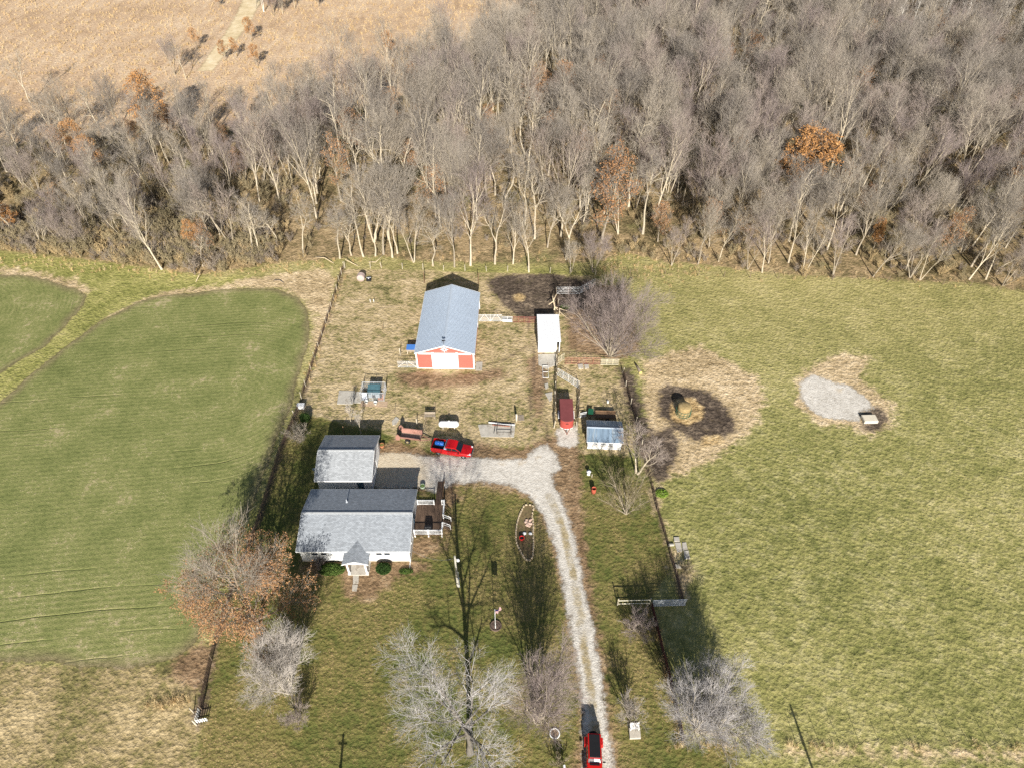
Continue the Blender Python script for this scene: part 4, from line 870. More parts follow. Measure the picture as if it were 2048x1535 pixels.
ob = MB().box((0, 0, 0.04), (0.85, 1.2, 0.05)).box((0, 0, 0.075), (0.85, 0.08, 0.02)).build('board', plain('orange_wood', srgb(178, 112, 70), 0.8, 0.2, 3), None); ob.location = (kx + 2.95, ky + 0.75, 0); tag(ob, 'orange brown board lying in the right side of the dog pen', 'board')
bk = None
BUCK = plain('white_bucket', srgb(220, 220, 214), 0.5, 0.06, 4)
for (p, lb) in (((733.5, 806), 'left white bucket in front of the dog pen'), ((751.5, 808), 'right white bucket in front of the dog pen')):
    o = thing('bucket', lb, 'bucket', (*G2(*p), 0), 0, 'white buckets by the dog pen')
    MB().rev([(0.2, 0), (0.28, 0.46), (0.3, 0.48), (0.27, 0.47), (0.2, 0.03), (0.0, 0.03)], 18).build('shell', BUCK, o, True)
    MB().tube([(-0.28, 0, 0.45), (-0.2, 0.16, 0.6), (0, 0.22, 0.66), (0.2, 0.16, 0.6), (0.28, 0, 0.45)], 0.012, 5).build('handle', STEEL, o)
jg = MB().rev([(0.14, 0), (0.16, 0.05), (0.16, 0.5), (0.08, 0.62), (0.08, 0.68)], 14).build('jug', BLKP, None, True); jg.location = (kx + 2.95, ky + 0.6, 0.09); tag(jg, 'dark jug standing on the orange board in the dog pen', 'jug')
slab('dirt_pad', [(722, 802), (776, 802), (774, 814), (722, 812)], 0.03, 'worn pale pad along the front of the dog pen', 'pad', plain('packed_earth', srgb(176, 152, 126), 0.95, 0.2, 2, bump=0.4))
hx, hy = G2(602.5, 819)
hb = thing('hive_box', 'small white box with flat lid standing against the left fence', 'box', (hx, hy, 0))
m = MB().bb(-0.5, 0.5, 0, 0.6, 0.14, 0.78); m.build('body', TRIM, hb, bevel=0.01)
MB().bb(-0.55, 0.55, -0.05, 0.65, 0.785, 0.85).build('lid', WHITE, hb, bevel=0.01)
for x in (-0.4, 0.4): MB().bb(x - 0.08, x + 0.08, 0.05, 0.55, 0, 0.138).build('leg', CONC, hb)
# bale and crate in the back lot
def bale(nm, lb, p, r_, h_, axis, mat, rz=0):
    o = thing(nm, lb, 'hay bale', (*G2(*p), 0), rz)
    pr_ = [(r_ * 0.2, -h_ / 2), (r_ * 0.93, -h_ / 2), (r_, -h_ / 2 + 0.1)] + [(r_ * (1 + 0.012 * ((k * 37) % 5 - 2)), -h_ / 2 + 0.1 + (h_ - 0.2) * k / 8) for k in range(1, 8)] + [(r_, h_ / 2 - 0.1), (r_ * 0.93, h_ / 2), (r_ * 0.2, h_ / 2)]
    MB().rev(pr_, 26, (0, 0, r_ * 0.97 if axis != 'z' else h_ / 2), axis).build('bale', mat, o, True); return o
OLDH = plain('weathered_hay', srgb(176, 158, 150), 0.95, 0.2, 3, bump=0.8, stretch=(1, 1, 4)); HAY = plain('golden_hay', srgb(150, 130, 90), 0.95, 0.25, 4, bump=0.9, dirt=srgb(184, 164, 124))
bale('old_hay_bale', 'grey weathered round bale near the back corner of the barn lot', (723, 560), 0.72, 1.15, 'y', OLDH)
NW = plain('white_label', srgb(226, 226, 222), 0.6, 0.04, 3)
ck = thing('mineral_feeder', 'small dark feeder box beside the weathered round bale', 'feeder', (*G2(738, 561), 0), R(3))
MB().bb(-0.45, 0.45, -0.3, 0.3, 0, 0.5).build('box', BLKP, ck, bevel=0.02); MB().bb(-0.42, 0.42, 0.1, 0.28, 0.502, 0.54).build('lid', GALV, ck); MB().rev([(0.13, 0.502), (0.13, 0.56)], 12, (0, -0.1, 0)).build('dish', NW, ck)
# hay ring in the pasture
rx_, ry_ = G2(1366, 826)
hr = thing('hay_ring', 'green tubular feeder ring around the bale in the pasture', 'feeder ring', (rx_, ry_, 0))
m = MB(); rr = 1.12
for z in (0.06, 0.5, 1.05): m.tube([(rr * math.cos(k * math.pi / 14), rr * math.sin(k * math.pi / 14), z) for k in range(28)], 0.03, 6, closed=True)
m.build('ring', plain('green_tube', srgb(64, 104, 84), 0.5, 0.15, 3), hr)
m = MB()
for k in range(14):
    a, b = k * math.pi / 7, k * math.pi / 7 + 0.2
    m.tube([(rr * math.cos(a), rr * math.sin(a), 0.06), (rr * math.cos(b), rr * math.sin(b), 1.05)], 0.022, 5)
m.build('slant_bars', hr.children[0].data.materials[0], hr)
b2 = bale('hay_bale', 'golden round bale standing inside the green feeder ring', (1366, 826), 0.98, 1.75, 'z', HAY)
cb = thing('water_tank', 'low square concrete water tank at the end of the gravel patch', 'tank', (*G2(1738, 840), 0), R(2))
MB().bb(-1.05, 1.05, -0.65, 0.75, 0, 0.48).build('basin', plain('pale_concrete', srgb(196, 188, 172), 0.9, 0.12, 2, bump=0.3), cb, bevel=0.03); MB().bb(-0.98, 0.98, -0.58, 0.68, 0.481, 0.52).build('lid', plain('pale_lid', srgb(206, 196, 176), 0.9, 0.12, 3), cb, bevel=0.01)
# burn barrel, white block on the stones, flower bed
bb_ = thing('burn_barrel', 'rusty red burn barrel with open top right of the driveway', 'barrel', (*G2(1187, 984), 0))
MB().rev([(0.31, 0), (0.31, 0.3), (0.325, 0.31), (0.31, 0.32), (0.31, 0.6), (0.325, 0.61), (0.31, 0.62), (0.31, 0.92), (0.325, 0.94), (0.29, 0.94), (0.28, 0.25), (0.02, 0.25)], 22).build('drum', plain('burnt_rust', srgb(170, 84, 62), 0.85, 0.35, 2.5, dirt=srgb(110, 70, 58)), bb_, True)
fp = thing('garden_figure', 'small white garden ornament on the stones above the burn barrel', 'ornament', (*G2(1177, 948), 0))
MB().rev([(0.22, 0), (0.24, 0.08), (0.16, 0.12), (0.14, 0.4), (0.2, 0.5), (0.3, 0.62), (0.32, 0.66), (0.1, 0.6)], 16).build('basin', TRIM, fp, True); MB().rev([(0.05, 0.6), (0.09, 0.7), (0.06, 0.82), (0.02, 0.9)], 10).build('finial', TRIM, fp, True)
post((1183.5, 954), 0.75, 0.05, PALEW, 'short pale stake right of the white garden ornament')
bedp = px((1049, 1010), (1056, 1009), (1064, 1010), (1068, 1014), (1066, 1022), (1064, 1030), (1066, 1040), (1067, 1052), (1066, 1065), (1067, 1078), (1067, 1090), (1066, 1105), (1066, 1112), (1062, 1119), (1057, 1121), (1050, 1117), (1044, 1108), (1039, 1098), (1034, 1088), (1032, 1076), (1032, 1062), (1034, 1046), (1038, 1033), (1043, 1021))
cx_ = sum(a for a, b in bedp) / len(bedp); cy_ = sum(b for a, b in bedp) / len(bedp)
fb = thing('flower_bed', 'boat shaped flower bed with a pale stone rim beside the driveway', 'flower bed', (cx_, cy_, 0))
MB().prism([(a - cx_, b - cy_) for a, b in bedp], -0.02, 0.07, 'z').build('soil', plain('bed_soil', srgb(112, 96, 68), 0.95, 0.4, 3.0, bump=0.8, dirt=srgb(92, 104, 54)), fb)
m = MB(); N_ = len(bedp); rs_ = random.Random(3)
for i in range(N_):
    p, q = Vector((*bedp[i], 0)), Vector((*bedp[(i + 1) % N_], 0)); L = (q - p).length; k = max(1, int(L / 0.33))
    for j in range(k):
        u = p.lerp(q, (j + 0.5) / k); a = math.atan2(q.y - p.y, q.x - p.x) + rs_.uniform(-0.2, 0.2)
        s1 = 0.16 * rs_.uniform(0.8, 1.2); hh = rs_.uniform(0.16, 0.26); c1, s2 = math.cos(a), math.sin(a)
        def Q(x, y, z): return (u.x - cx_ + x * c1 - y * s2, u.y - cy_ + x * s2 + y * c1, z)
        m.hexa([Q(-s1, -.11, 0), Q(s1, -.11, 0), Q(s1, .11, 0), Q(-s1, .11, 0), Q(-s1 * .8, -.08, hh), Q(s1 * .8, -.08, hh), Q(s1 * .8, .08, hh), Q(-s1 * .8, .08, hh)])
m.build('stone_edge', plain('rim_stone', srgb(186, 168, 140), 0.9, 0.25, 2.5, bump=0.5), fb)
def rock(p, s, mat, lb, nm='rock', cat='rock', z=0.0, group=None):
    rr = random.Random(int(p[0] * 7 + p[1])); m = MB(); pr_ = [(s * 0.75, 0), (s, s * 0.3), (s * 0.8, s * 0.62), (s * 0.35, s * 0.8), (0.02, s * 0.82)]
    m.rev(pr_, 9); m.v = [(x * rr.uniform(.8, 1.2), y * rr.uniform(.8, 1.2), zz * rr.uniform(.9, 1.1)) for x, y, zz in m.v]
    o = m.build(nm, mat); o.location = (*G2(*p), z); o.rotation_euler = (0, 0, rr.uniform(0, 6)); return tag(o, lb, cat, group)
PINKS = plain('pink_stone', srgb(196, 168, 150), 0.9, 0.2, 4, bump=0.4)
for p, s in (((1057, 1047), .26), ((1060, 1041), .22), ((1052, 1044), .24), ((1055, 1050), .28), ((1061, 1047), .25), ((1053, 1040), .2), ((1059, 1052), .2), ((1062, 1039), .18)):
    rock(p, s, PINKS, 'pinkish stone of the heap inside the flower bed', 'rock', 'rock', 0.07, 'stones heaped in the flower bed')
rock((1049, 1067), .26, TRIM, 'round white stone beside the red pot in the flower bed', z=0.07); rock((1061, 1067), .24, TRIM, 'white stone at the right rim of the flower bed', z=0.07)
rp = thing('flower_pot', 'bright red pot standing in the flower bed', 'pot', (*G2(1043.5, 1079), 0.07))
MB().rev([(0.2, 0), (0.3, 0.4), (0.34, 0.42), (0.34, 0.5), (0.28, 0.5), (0.26, 0.42), (0.02, 0.42)], 18).build('shell', plain('red_glaze', srgb(206, 40, 36), 0.4, 0.1, 3), rp, True); MB().rev([(0.25, 0.425), (0.02, 0.46)], 12).build('soil', BLKP, rp)
for p, lb, c1, hh in (((764.5, 893), 'terracotta half barrel planter by the garage door', srgb(150, 100, 68), 0.55), ((845.5, 975), 'green topped half barrel planter at the end of the house', srgb(136, 148, 128), 0.55)):
    o = thing('barrel_planter', lb, 'planter', (*G2(*p), 0)); MB().rev([(0.3, 0), (0.36, 0.25), (0.36, hh), (0.32, hh), (0.31, hh - 0.1), (0.02, hh - 0.1)], 18).build('shell', plain('planter_' + str(int(p[0])), c1, 0.8, 0.2, 4), o, True)
    MB().rev([(0.31, hh - 0.09), (0.02, hh - 0.05)], 12).build('soil', plain('planter_soil', srgb(128, 118, 62), 0.95, 0.3, 6) if p[0] < 800 else plain('planter_moss', srgb(98, 118, 64), 0.95, 0.3, 6), o)
# barn side things
bl = thing('feed_bunk', 'blue lidded feeder on legs against the left wall of the barn', 'feeder', (*G2(824, 705), 0), R(-1))
MB().hexa([(-0.75, -0.5, 1.0), (0.75, -0.5, 1.0), (0.75, 0.5, 1.25), (-0.75, 0.5, 1.25), (-0.78, -0.54, 1.06), (0.78, -0.54, 1.06), (0.78, 0.5, 1.32), (-0.78, 0.5, 1.32)]).build('lid', plain('blue_lid', srgb(64, 110, 176), 0.5, 0.1, 2), bl)
MB().bb(-0.72, 0.72, -0.42, 0.4, 0.55, 0.98).build('trough', WOODG, bl)
for x in (-0.66, 0.66):
    for y in (-0.36, 0.36): MB().bb(x - 0.05, x + 0.05, y - 0.05, y + 0.05, 0, 0.55).build('leg', PALEW, bl)
# behind the coop
gw = thing('wheelbarrow', 'dark green wheelbarrow behind the coop roof', 'wheelbarrow', (*G2(1181, 828), 0), R(80))
MB().frus((-0.4, 0.4, -0.25, 0.25), (-0.6, 0.6, -0.4, 0.4), 0.35, 0.68).build('tub', plain('green_paint', srgb(34, 88, 64), 0.45, 0.12, 3), gw)
MB().tube([(-0.5, -0.28, 0.36), (1.0, -0.3, 0.6)], 0.025, 6).tube([(-0.5, 0.28, 0.36), (1.0, 0.3, 0.6)], 0.025, 6).build('handle', WOODB, gw)
o = wheel(gw, -0.75, 0, 0.2, 0.1)
tr_ = thing('flat_trailer', 'low brown flat trailer standing behind the coop', 'trailer', (*G2(1212, 834), 0), R(-2))
MB().bb(-1.6, 1.4, -0.7, 0.7, 0.45, 0.55).bb(-1.6, 1.4, -0.72, -0.68, 0.551, 0.75).bb(-1.6, 1.4, 0.68, 0.72, 0.551, 0.75).build('bed', WOODB, tr_)
for s_ in (-1, 1): wheel(tr_, 0.1, s_ * 0.82, 0.3, 0.18)
MB().tube([(-1.6, 0, 0.48), (-2.3, 0, 0.4)], 0.05, 6).build('tongue', RUST, tr_)
wc = MB().frus((-0.14, 0.14, -0.14, 0.14), (-0.12, 0.12, -0.12, 0.12), 0, 0.3).bb(-0.15, 0.15, -0.15, 0.15, 0.3, 0.33).build('salt_block', TRIM); wc.location = (*G2(1215.5, 804.5), 0); tag(wc, 'small white salt block on the bare pen ground', 'salt block')
# well platform with white bench, ring bed, letter box
wl_ = slab('well_platform', [(1257, 1457), (1279, 1456), (1281, 1477), (1259, 1478)], 0.4, 'square concrete well platform near the bottom of the lawn', 'platform', plain('well_concrete', srgb(182, 174, 160), 0.9, 0.16, 2, bump=0.4))
wx, wy = G2(1268, 1460)
wbn = thing('white_bench', 'small white bench standing on the concrete well platform', 'bench', (wx, wy, 0.4), R(2))
MB().bb(-0.48, 0.48, -0.12, 0.3, 0.42, 0.47).build('seat', TRIM, wbn)
for x in (-0.42, 0.42):
    for y in (-0.08, 0.26): MB().bb(x - 0.04, x + 0.04, y - 0.04, y + 0.04, 0, 0.42).build('leg', TRIM, wbn)
MB().bb(-0.5, 0.5, 0.32, 0.36, 0.5, 0.95).build('backrest', TRIM, wbn)
rg = thing('ring_bed', 'white ring edged planting bed in the lawn by the driveway', 'flower bed', (*G2(1109.5, 1466), 0))
MB().tube([(0.5 * math.cos(k * math.pi / 14), 0.5 * math.sin(k * math.pi / 14), 0.06) for k in range(28)], 0.07, 8, closed=True).build('rim', TRIM, rg)
MB().rev([(0.46, 0), (0.46, 0.03), (0.02, 0.06)], 20).build('soil', plain('ring_soil', srgb(140, 118, 96), 0.95, 0.35, 8, bump=0.6), rg)
mx, my = G2(1128, 1542)
mb = thing('mailbox', 'white mailbox on a dark post at the driveway end', 'mailbox', (mx, my, 0), R(5))
MB().bb(-0.05, 0.05, -0.05, 0.05, 0, 1.0).build('post', WOODB, mb)
MB().prism([(-0.13, 1.0), (0.13, 1.0), (0.13, 1.13), (0.08, 1.22), (-0.08, 1.22), (-0.13, 1.13)], -0.28, 0.28, 'y').build('box', TRIM, mb); MB().bb(0.132, 0.142, 0.0, 0.12, 1.1, 1.3).build('flag', REDP, mb)
# flag, utility poles, wire
fx_, fy_ = G2(991, 1256)
fl = thing('flagpole', 'thin white flagpole with a furled flag standing in a round bed', 'flagpole', (fx_, fy_, 0))
MB().tube([(0, 0, 0), (0, 0, 4.6)], [0.05, 0.03], 10).build('pole', TRIM, fl); MB().rev([(0.02, 4.6), (0.06, 4.64), (0.06, 4.68), (0.02, 4.72)], 10).build('finial', STEEL, fl)
n = NT('flag_cloth'); o = n.obj(); sp = n.node('ShaderNodeSeparateXYZ', None, Vector=o)
st2 = n.step(n.mth('SINE', n.mul(sp.outputs['Z'], 2 * math.pi / 0.16)), -0.05, 0.05)
cc = n.mix(st2, srgb(150, 24, 36), srgb(222, 218, 214)); cn = n.mul(n.step(sp.outputs['Z'], 3.99, 4.0), n.step(sp.outputs['X'], 0.5, 0.49))
fm = n.done(n.mix(cn, cc, srgb(40, 44, 92)), 0.8)
V = []; Q = []; nx, nz = 14, 8
for i in range(nx + 1):
    for j in range(nz + 1):
        t = i / nx; u = j / nz; V.append((0.04 + 1.0 * t * 0.72 * (0.75 + 0.25 * u), 0.14 * math.sin(t * 9 + u * 1.5) * (0.3 + t) + 0.55 * t, 3.45 + 0.98 * u - 0.4 * t * t))
for i in range(nx):
    for j in range(nz): a = i * (nz + 1) + j; Q.append((a, a + nz + 1, a + nz + 2, a + 1))
me = np_mesh('flag', V, Q, [fm], smooth=True); link('flag', me, fl)
rb = thing('round_bed', 'round mulched bed around the foot of the flagpole', 'flower bed', (fx_ + 0.02, fy_ + 0.3, 0))
MB().rev([(0.66, 0), (0.72, 0.1), (0.62, 0.2), (0.58, 0.12), (0.05, 0.14)], 22).build('mulch', plain('mulch', srgb(100, 84, 74), 0.95, 0.35, 6, bump=0.8), rb)
POLEW = plain('grey_pole_wood', srgb(168, 164, 152), 0.85, 0.2, 3, stretch=(5, 5, 0.4), bump=0.3)
def pole(p, h, lb, xy=None, light=False, arm=True):
    x, y = xy or G2(*p); o = thing('utility_pole', lb, 'utility pole', (x, y, 0))
    MB().tube([(0, 0, -0.2), (0, 0, h)], [0.16, 0.11], 12).build('pole', POLEW, o)
    if light:
        MB().tube([(0, 0, h - 0.5), (0.3, -0.15, h - 0.4)], 0.03, 6).rev([(0.05, 0.1), (0.16, 0.0), (0.2, -0.14), (0.02, -0.16)], 14, (0.36, -0.18, h - 0.42)).build('yard_light', WHITE, o)
        MB().bb(0.11, 0.28, -0.2, 0.0, 1.6, 2.2).build('meter_box', GALV, o); MB().tube([(0.2, -0.08, 0), (0.2, -0.08, 3.6)], 0.03, 6).build('conduit', GALV, o)
    if arm: MB().box((0, 0.05, h - 0.5), (0.9, 0.09, 0.11)).build('crossarm', POLEW, o); MB().rev([(0.16, 0), (0.16, 0.55), (0.1, 0.62)], 14, (0.0, -0.28, h - 1.9)).build('transformer', GALV, o)
    return o
pole((916, 1172), 6.9, 'grey utility pole with a white yard light between the house and flagpole', light=True, arm=False)
def shadow_pole(tip, h, lb, name_arm=True):
    x, y = G2(*tip); L = h / math.tan(R(SUN_EL)); a = R(SUN_TURN); return pole(None, h, lb, (x + L * math.sin(a), y - L * math.cos(a)), arm=name_arm)
shadow_pole((1580, 1408), 9.5, 'roadside utility pole just off the right bottom edge, its shadow on the pasture')
shadow_pole((687, 1466), 6.5, 'roadside utility pole just below the frame, its shadow crossing the front lawn')
p0 = Vector((*G2(916, 1172), 6.5)); p1 = Vector((-12.7, 46.6, 2.9))
wr = MB().tube([p0.lerp(p1, t / 12) - Vector((0, 0, 1.3 * 4 * (t / 12) * (1 - t / 12))) for t in range(13)], 0.018, 5).build('service_wire', STEEL); tag(wr, 'thin service wire sagging from the grey pole to the house', 'wire')

# ------------------------------------------------------------------ gates, panels and fences
def panel(name, lb, cat, a, b, h, rails, mat, verts=2, brace=None, r=0.03, z0=0.12, group=None, board=False, posts=None):
    p, q = Vector((*a, 0)), Vector((*b, 0)); d = q - p; L = d.length
    o = thing(name, lb, cat, p, math.atan2(d.y, d.x), group)
    f = MB(); f.tube([(0, 0, z0), (L, 0, z0), (L, 0, h), (0, 0, h)], r, 6, closed=True); f.build('frame', mat, o)
    m = MB()
    for k in range(1, rails - 1):
        z = z0 + (h - z0) * k / (rails - 1)
        if board: m.box((L / 2, -0.02, z), (L - 2 * r, 0.03, 0.11))
        else: m.tube([(r, 0, z), (L - r, 0, z)], r * 0.8, 6)
    for k in range(1, verts):
        x = L * k / verts; m.tube([(x, -0.01, z0 + r), (x, -0.01, h - r)], r * 0.8, 6)
    if rails > 2 or verts > 1: m.build('rails', mat, o)
    if brace:
        m = MB()
        for k in range(brace):
            x0, x1 = L * k / brace, L * (k + 1) / brace
            if k % 2: x0, x1 = x1, x0
            m.tube([(x0 + (r if x0 < x1 else -r), -0.025, z0), ((x0 + x1) / 2 + (x1 - x0) * 0.35, -0.025, h)], r * 0.8, 6)
        m.build('brace', mat, o)
    if posts:
        for x in posts:
            MB().tube([(x * L, 0.09, 0), (x * L, 0.09, h + 0.25)], 0.06, 8).build('post', posts_mat, o)
    return o
posts_mat = PALEW
WG = plain('white_gate_paint', srgb(222, 222, 220), 0.45, 0.06, 3); RG = plain('rusty_red_gate', srgb(156, 96, 84), 0.75, 0.25, 3); IV = plain('ivory_gate', srgb(214, 206, 180), 0.5, 0.08, 3)
panel('gate', 'white braced gate on the left side of the barn front', 'gate', G2(796, 735), G2(834, 735), 1.35, 5, WG, 2, 2, 0.03)
panel('gate', 'white braced gate joined to the right wall of the barn', 'gate', G2(958, 643), G2(1004, 643), 1.5, 6, WG, 2, 4, 0.035)
o = panel('gate', 'plain pale gate covered by grey sheet between the braced gate and rusty panel', 'gate', G2(1004.5, 644), G2(1025, 645), 1.25, 5, WG, 2, None, 0.04); L = 1.7
MB().bb(0.05, L - 0.05, -0.06, -0.04, 0.2, 0.75).build('sheet', GALV, o)
panel('corral_panel', 'rusty corral panel ending at the white shed', 'corral panel', G2(1025.5, 645), G2(1071, 646), 1.3, 6, RG, 4, None, 0.028)
panel('gate', 'white braced gate behind the shed running straight across', 'gate', G2(1113, 588), G2(1158.5, 588), 1.5, 5, WG, 2, 2, 0.032)
panel('gate', 'white gate swung open diagonally behind the shed', 'gate', G2(1159.5, 588), G2(1190, 571), 1.5, 5, WG, 2, 2, 0.032)
panel('corral_panel', 'rusty red corral panel across the pen under the big bare tree', 'corral panel', G2(1129, 728), G2(1200, 729), 1.45, 6, RG, 5, None, 0.028)
panel('corral_panel', 'short ivory panel turned at the left end of the rusty panel', 'corral panel', G2(1116, 727), G2(1128, 719), 1.4, 5, IV, 2, None, 0.03)
panel('gate', 'ivory four-bar gate at the foot of the big bare tree', 'gate', G2(1201, 730), G2(1237, 730), 1.25, 5, IV, 3, None, 0.04)
panel('gate', 'white barred gate set diagonally above the red trailer', 'gate', G2(1115, 751), G2(1158, 777), 1.6, 6, WG, 4, None, 0.032)
panel('gate', 'small white slatted gate beside the green wheelbarrow', 'gate', G2(1159.5, 835), G2(1172, 832), 1.0, 4, WG, 1, None, 0.05)
panel('pipe_fence', 'long ivory two-rail gate beside the driveway', 'gate', G2(1235, 1211), G2(1299, 1209.5), 1.3, 2, IV, 1, None, 0.055, 0.55, posts=[0.0, 1.0])
panel('gate', 'grey white five-bar gate between lawn fence and pasture', 'gate', G2(1302.5, 1212), G2(1370, 1210), 1.5, 7, GALV, 2, None, 0.045)
lf = panel('gate', 'white gate frame lying on the pad before the shed', 'gate', G2(1086, 756), G2(1097, 756), 2.4, 3, WG, 1, None, 0.05, 0.0)
lf.rotation_euler = (R(-84), 0, lf.rotation_euler[2]); lf.location.z = 0.1
def fence(name, lb, cat, pts, h, gap, pm, wires, wm, wr=0.01, board=0.0, pr_=0.06, lean=0.0, group=None):
    P3 = [Vector((*p, 0)) for p in pts]; o = thing(name, lb, cat, P3[0], 0, group); base = P3[0]
    rs_ = random.Random(len(lb)); src = None
    wire = MB()
    for i in range(len(P3) - 1):
        p, q = P3[i] - base, P3[i + 1] - base; L = (q - p).length; k = max(1, round(L / gap)); a = math.atan2(q.y - p.y, q.x - p.x)
        for j in range(k + (1 if i == len(P3) - 2 else 0)):
            u = p.lerp(q, j / k)
            if src is None:
                src = MB().tube([(0, 0, -0.1), (0, 0, h * 0.6), (0, 0, h + 0.15)], [pr_ * 1.05, pr_, pr_ * 0.92], 8).build('post', pm, o); c_ = src
            else:
                c_ = src.copy(); COL.objects.link(c_); c_.parent = o
            c_.location = (u.x, u.y, 0); c_.rotation_euler = (rs_.gauss(0, 0.05), rs_.gauss(lean, 0.05), rs_.uniform(0, 6)); c_.scale = (1, 1, rs_.uniform(0.88, 1.1))
        c = (p + q) / 2
        for w_ in range(wires):
            z = h * (w_ + 0.6) / wires
            if board: wire.box((c.x - math.sin(a) * (pr_ + 0.03), c.y + math.cos(a) * (pr_ + 0.03), z), (L, 0.035, board), a)
            else: wire.tube([(p.x, p.y, z), (q.x, q.y, z)], wr, 4, False)
        if wires > 6 and not board:
            kk = int(L / 0.3)
            for j in range(1, kk):
                u = p.lerp(q, j / kk); wire.tube([(u.x, u.y, 0.02), (u.x, u.y, h)], wr * 0.8, 3, False)
    wire.build('boards' if board else 'wire', wm, o); return o
RWIRE = plain('rusty_wire', srgb(96, 76, 66), 0.8, 0.2, 3); MAR = plain('maroon_boards', srgb(92, 56, 52), 0.8, 0.3, 1.5, stretch=(1, 1, 6)); DARKP = plain('dark_fence_post', srgb(120, 104, 88), 0.85, 0.25, 3)
fence('wire_fence', 'old woven wire fence between the crop field and the farmyard', 'fence', px((688, 536), (678, 562), (668, 600), (652, 648), (637, 695), (622, 740), (611, 772), (603, 797)), 1.15, 2.6, PALEW, 9, RWIRE, 0.013, pr_=0.05)
fence('wire_fence', 'woven wire fence along the lawn left of the garage and house', 'fence', px((597, 822), (586, 843), (573, 875), (560, 905), (548, 945), (536, 985), (522, 1030), (506, 1075), (488, 1120), (468, 1172), (450, 1225), (436, 1272), (424, 1320), (412, 1372), (404, 1418)), 1.15, 2.6, DARKP, 9, RWIRE, 0.016, pr_=0.05)
fence('board_fence', 'dark maroon board fence between the lawn and the big bare tree', 'fence', px((1301, 1213), (1311, 1254), (1324, 1308), (1334, 1345), (1344, 1388), (1352, 1425), (1364, 1483)), 1.15, 2.5, DARKP, 5, MAR, 0.02, 0.17, pr_=0.055)
fence('wire_fence', 'low dark wire fence between the lawn and the hay ring pasture', 'fence', px((1294, 940), (1304, 975), (1314, 1020), (1328, 1065), (1340, 1110), (1352, 1150), (1366, 1208)), 1.05, 2.5, DARKP, 9, RWIRE, 0.014, pr_=0.045)
fence('wire_fence', 'leaning post and wire fence on the pasture side of the pens', 'fence', px((1245, 745), (1252, 772), (1262, 808), (1272, 845), (1284, 888)), 1.2, 3.6, PALEW, 8, RWIRE, 0.016, pr_=0.07, lean=0.06)
fence('board_fence', 'dark board fence on the left side of the trailer lane', 'fence', px((1114, 708), (1113, 740), (1111, 775), (1110, 815), (1108, 855)), 1.35, 2.2, PALEW, 4, plain('dark_boards', srgb(104, 86, 74), 0.85, 0.25, 2), 0.02, 0.16, pr_=0.06)
fence('board_fence', 'dark board fence on the right side of the trailer lane', 'fence', px((1158, 778), (1157, 806), (1156, 835), (1154, 858)), 1.35, 2.2, PALEW, 4, plain('dark_boards_right', srgb(100, 84, 72), 0.85, 0.25, 2), 0.02, 0.16, pr_=0.06)
fence('board_fence', 'short dark board fence running back from the shed corner', 'fence', px((1118, 632), (1115, 610), (1112, 590)), 1.4, 2.2, PALEW, 4, WOODB, 0.02, 0.15, pr_=0.06)
fence('wire_fence', 'wire fence along the back of the barn lot before the woods', 'fence', px((690, 536), (741, 537), (763, 536), (805, 538), (846, 539), (887, 541), (930, 542), (973, 543), (1015, 543), (1057, 545), (1100, 546), (1140, 548), (1190, 551)), 1.2, 4.2, PALEW, 5, RWIRE, 0.005, pr_=0.055)
fence('wire_fence', 'wire fence between the right pasture and the woods', 'fence', px((1192, 552), (1260, 550), (1330, 549), (1396, 552), (1500, 556), (1610, 559), (1720, 562), (1830, 567), (1940, 573), (2060, 585), (2200, 596)), 1.2, 4.5, DARKP, 5, RWIRE, 0.005, pr_=0.05)
fence('wire_fence', 'thin steel post fence along the bottom of the right pasture', 'fence', px((1366, 1486), (1500, 1486), (1640, 1487), (1760, 1488), (1900, 1490), (2060, 1494), (2200, 1498)), 1.7, 2.2, BLACKM, 4, RWIRE, 0.004, pr_=0.022)
fence('wire_fence', 'low wire line across the yard above the garage and truck', 'fence', px((610, 822), (700, 826), (790, 826), (870, 826), (950, 832), (1020, 834)), 0.9, 5.0, DARKP, 2, RWIRE, 0.008, pr_=0.03)
# white picket corner
ax, ay = G2(393, 1444); 
for (a, b, lb) in (((393, 1444), (401, 1420), 'white picket panel running up the fence line'), ((393.5, 1445), (417, 1440), 'white picket panel across the lawn corner')):
    p, q = Vector((*G2(*a), 0)), Vector((*G2(*b), 0)); d = q - p; L = d.length
    o = thing('picket_fence', lb, 'picket fence', p, math.atan2(d.y, d.x), 'white picket corner')
    k = int(L / 0.22); sr = None
    for j in range(k):
        x = (j + 0.5) * L / k
        if sr is None: sr = MB().prism([(-0.05, 0.06), (0.05, 0.06), (0.05, 0.85), (0, 0.97), (-0.05, 0.85)], -0.012, 0.012, 'y').build('picket', TRIM, o); c_ = sr
        else: c_ = sr.copy(); COL.objects.link(c_); c_.parent = o
        c_.location = (x, -0.03, 0)
    MB().box((L / 2, 0, 0.3), (L, 0.03, 0.08)).box((L / 2, 0, 0.7), (L, 0.03, 0.08)).build('rail', TRIM, o)
post((388, 1425), 0.9, 0.05, PALEW, 'short leaning post left of the picket corner', lean=(-0.3, 0.2)); post((394, 1450), 0.8, 0.08, PALEW, 'stubby grey corner post below the picket corner', lean=(-0.45, 0.3))
post((590, 832), 1.3, 0.09, PALEW, 'thick pale corner post below the white hive box', lean=(-0.1, 0))
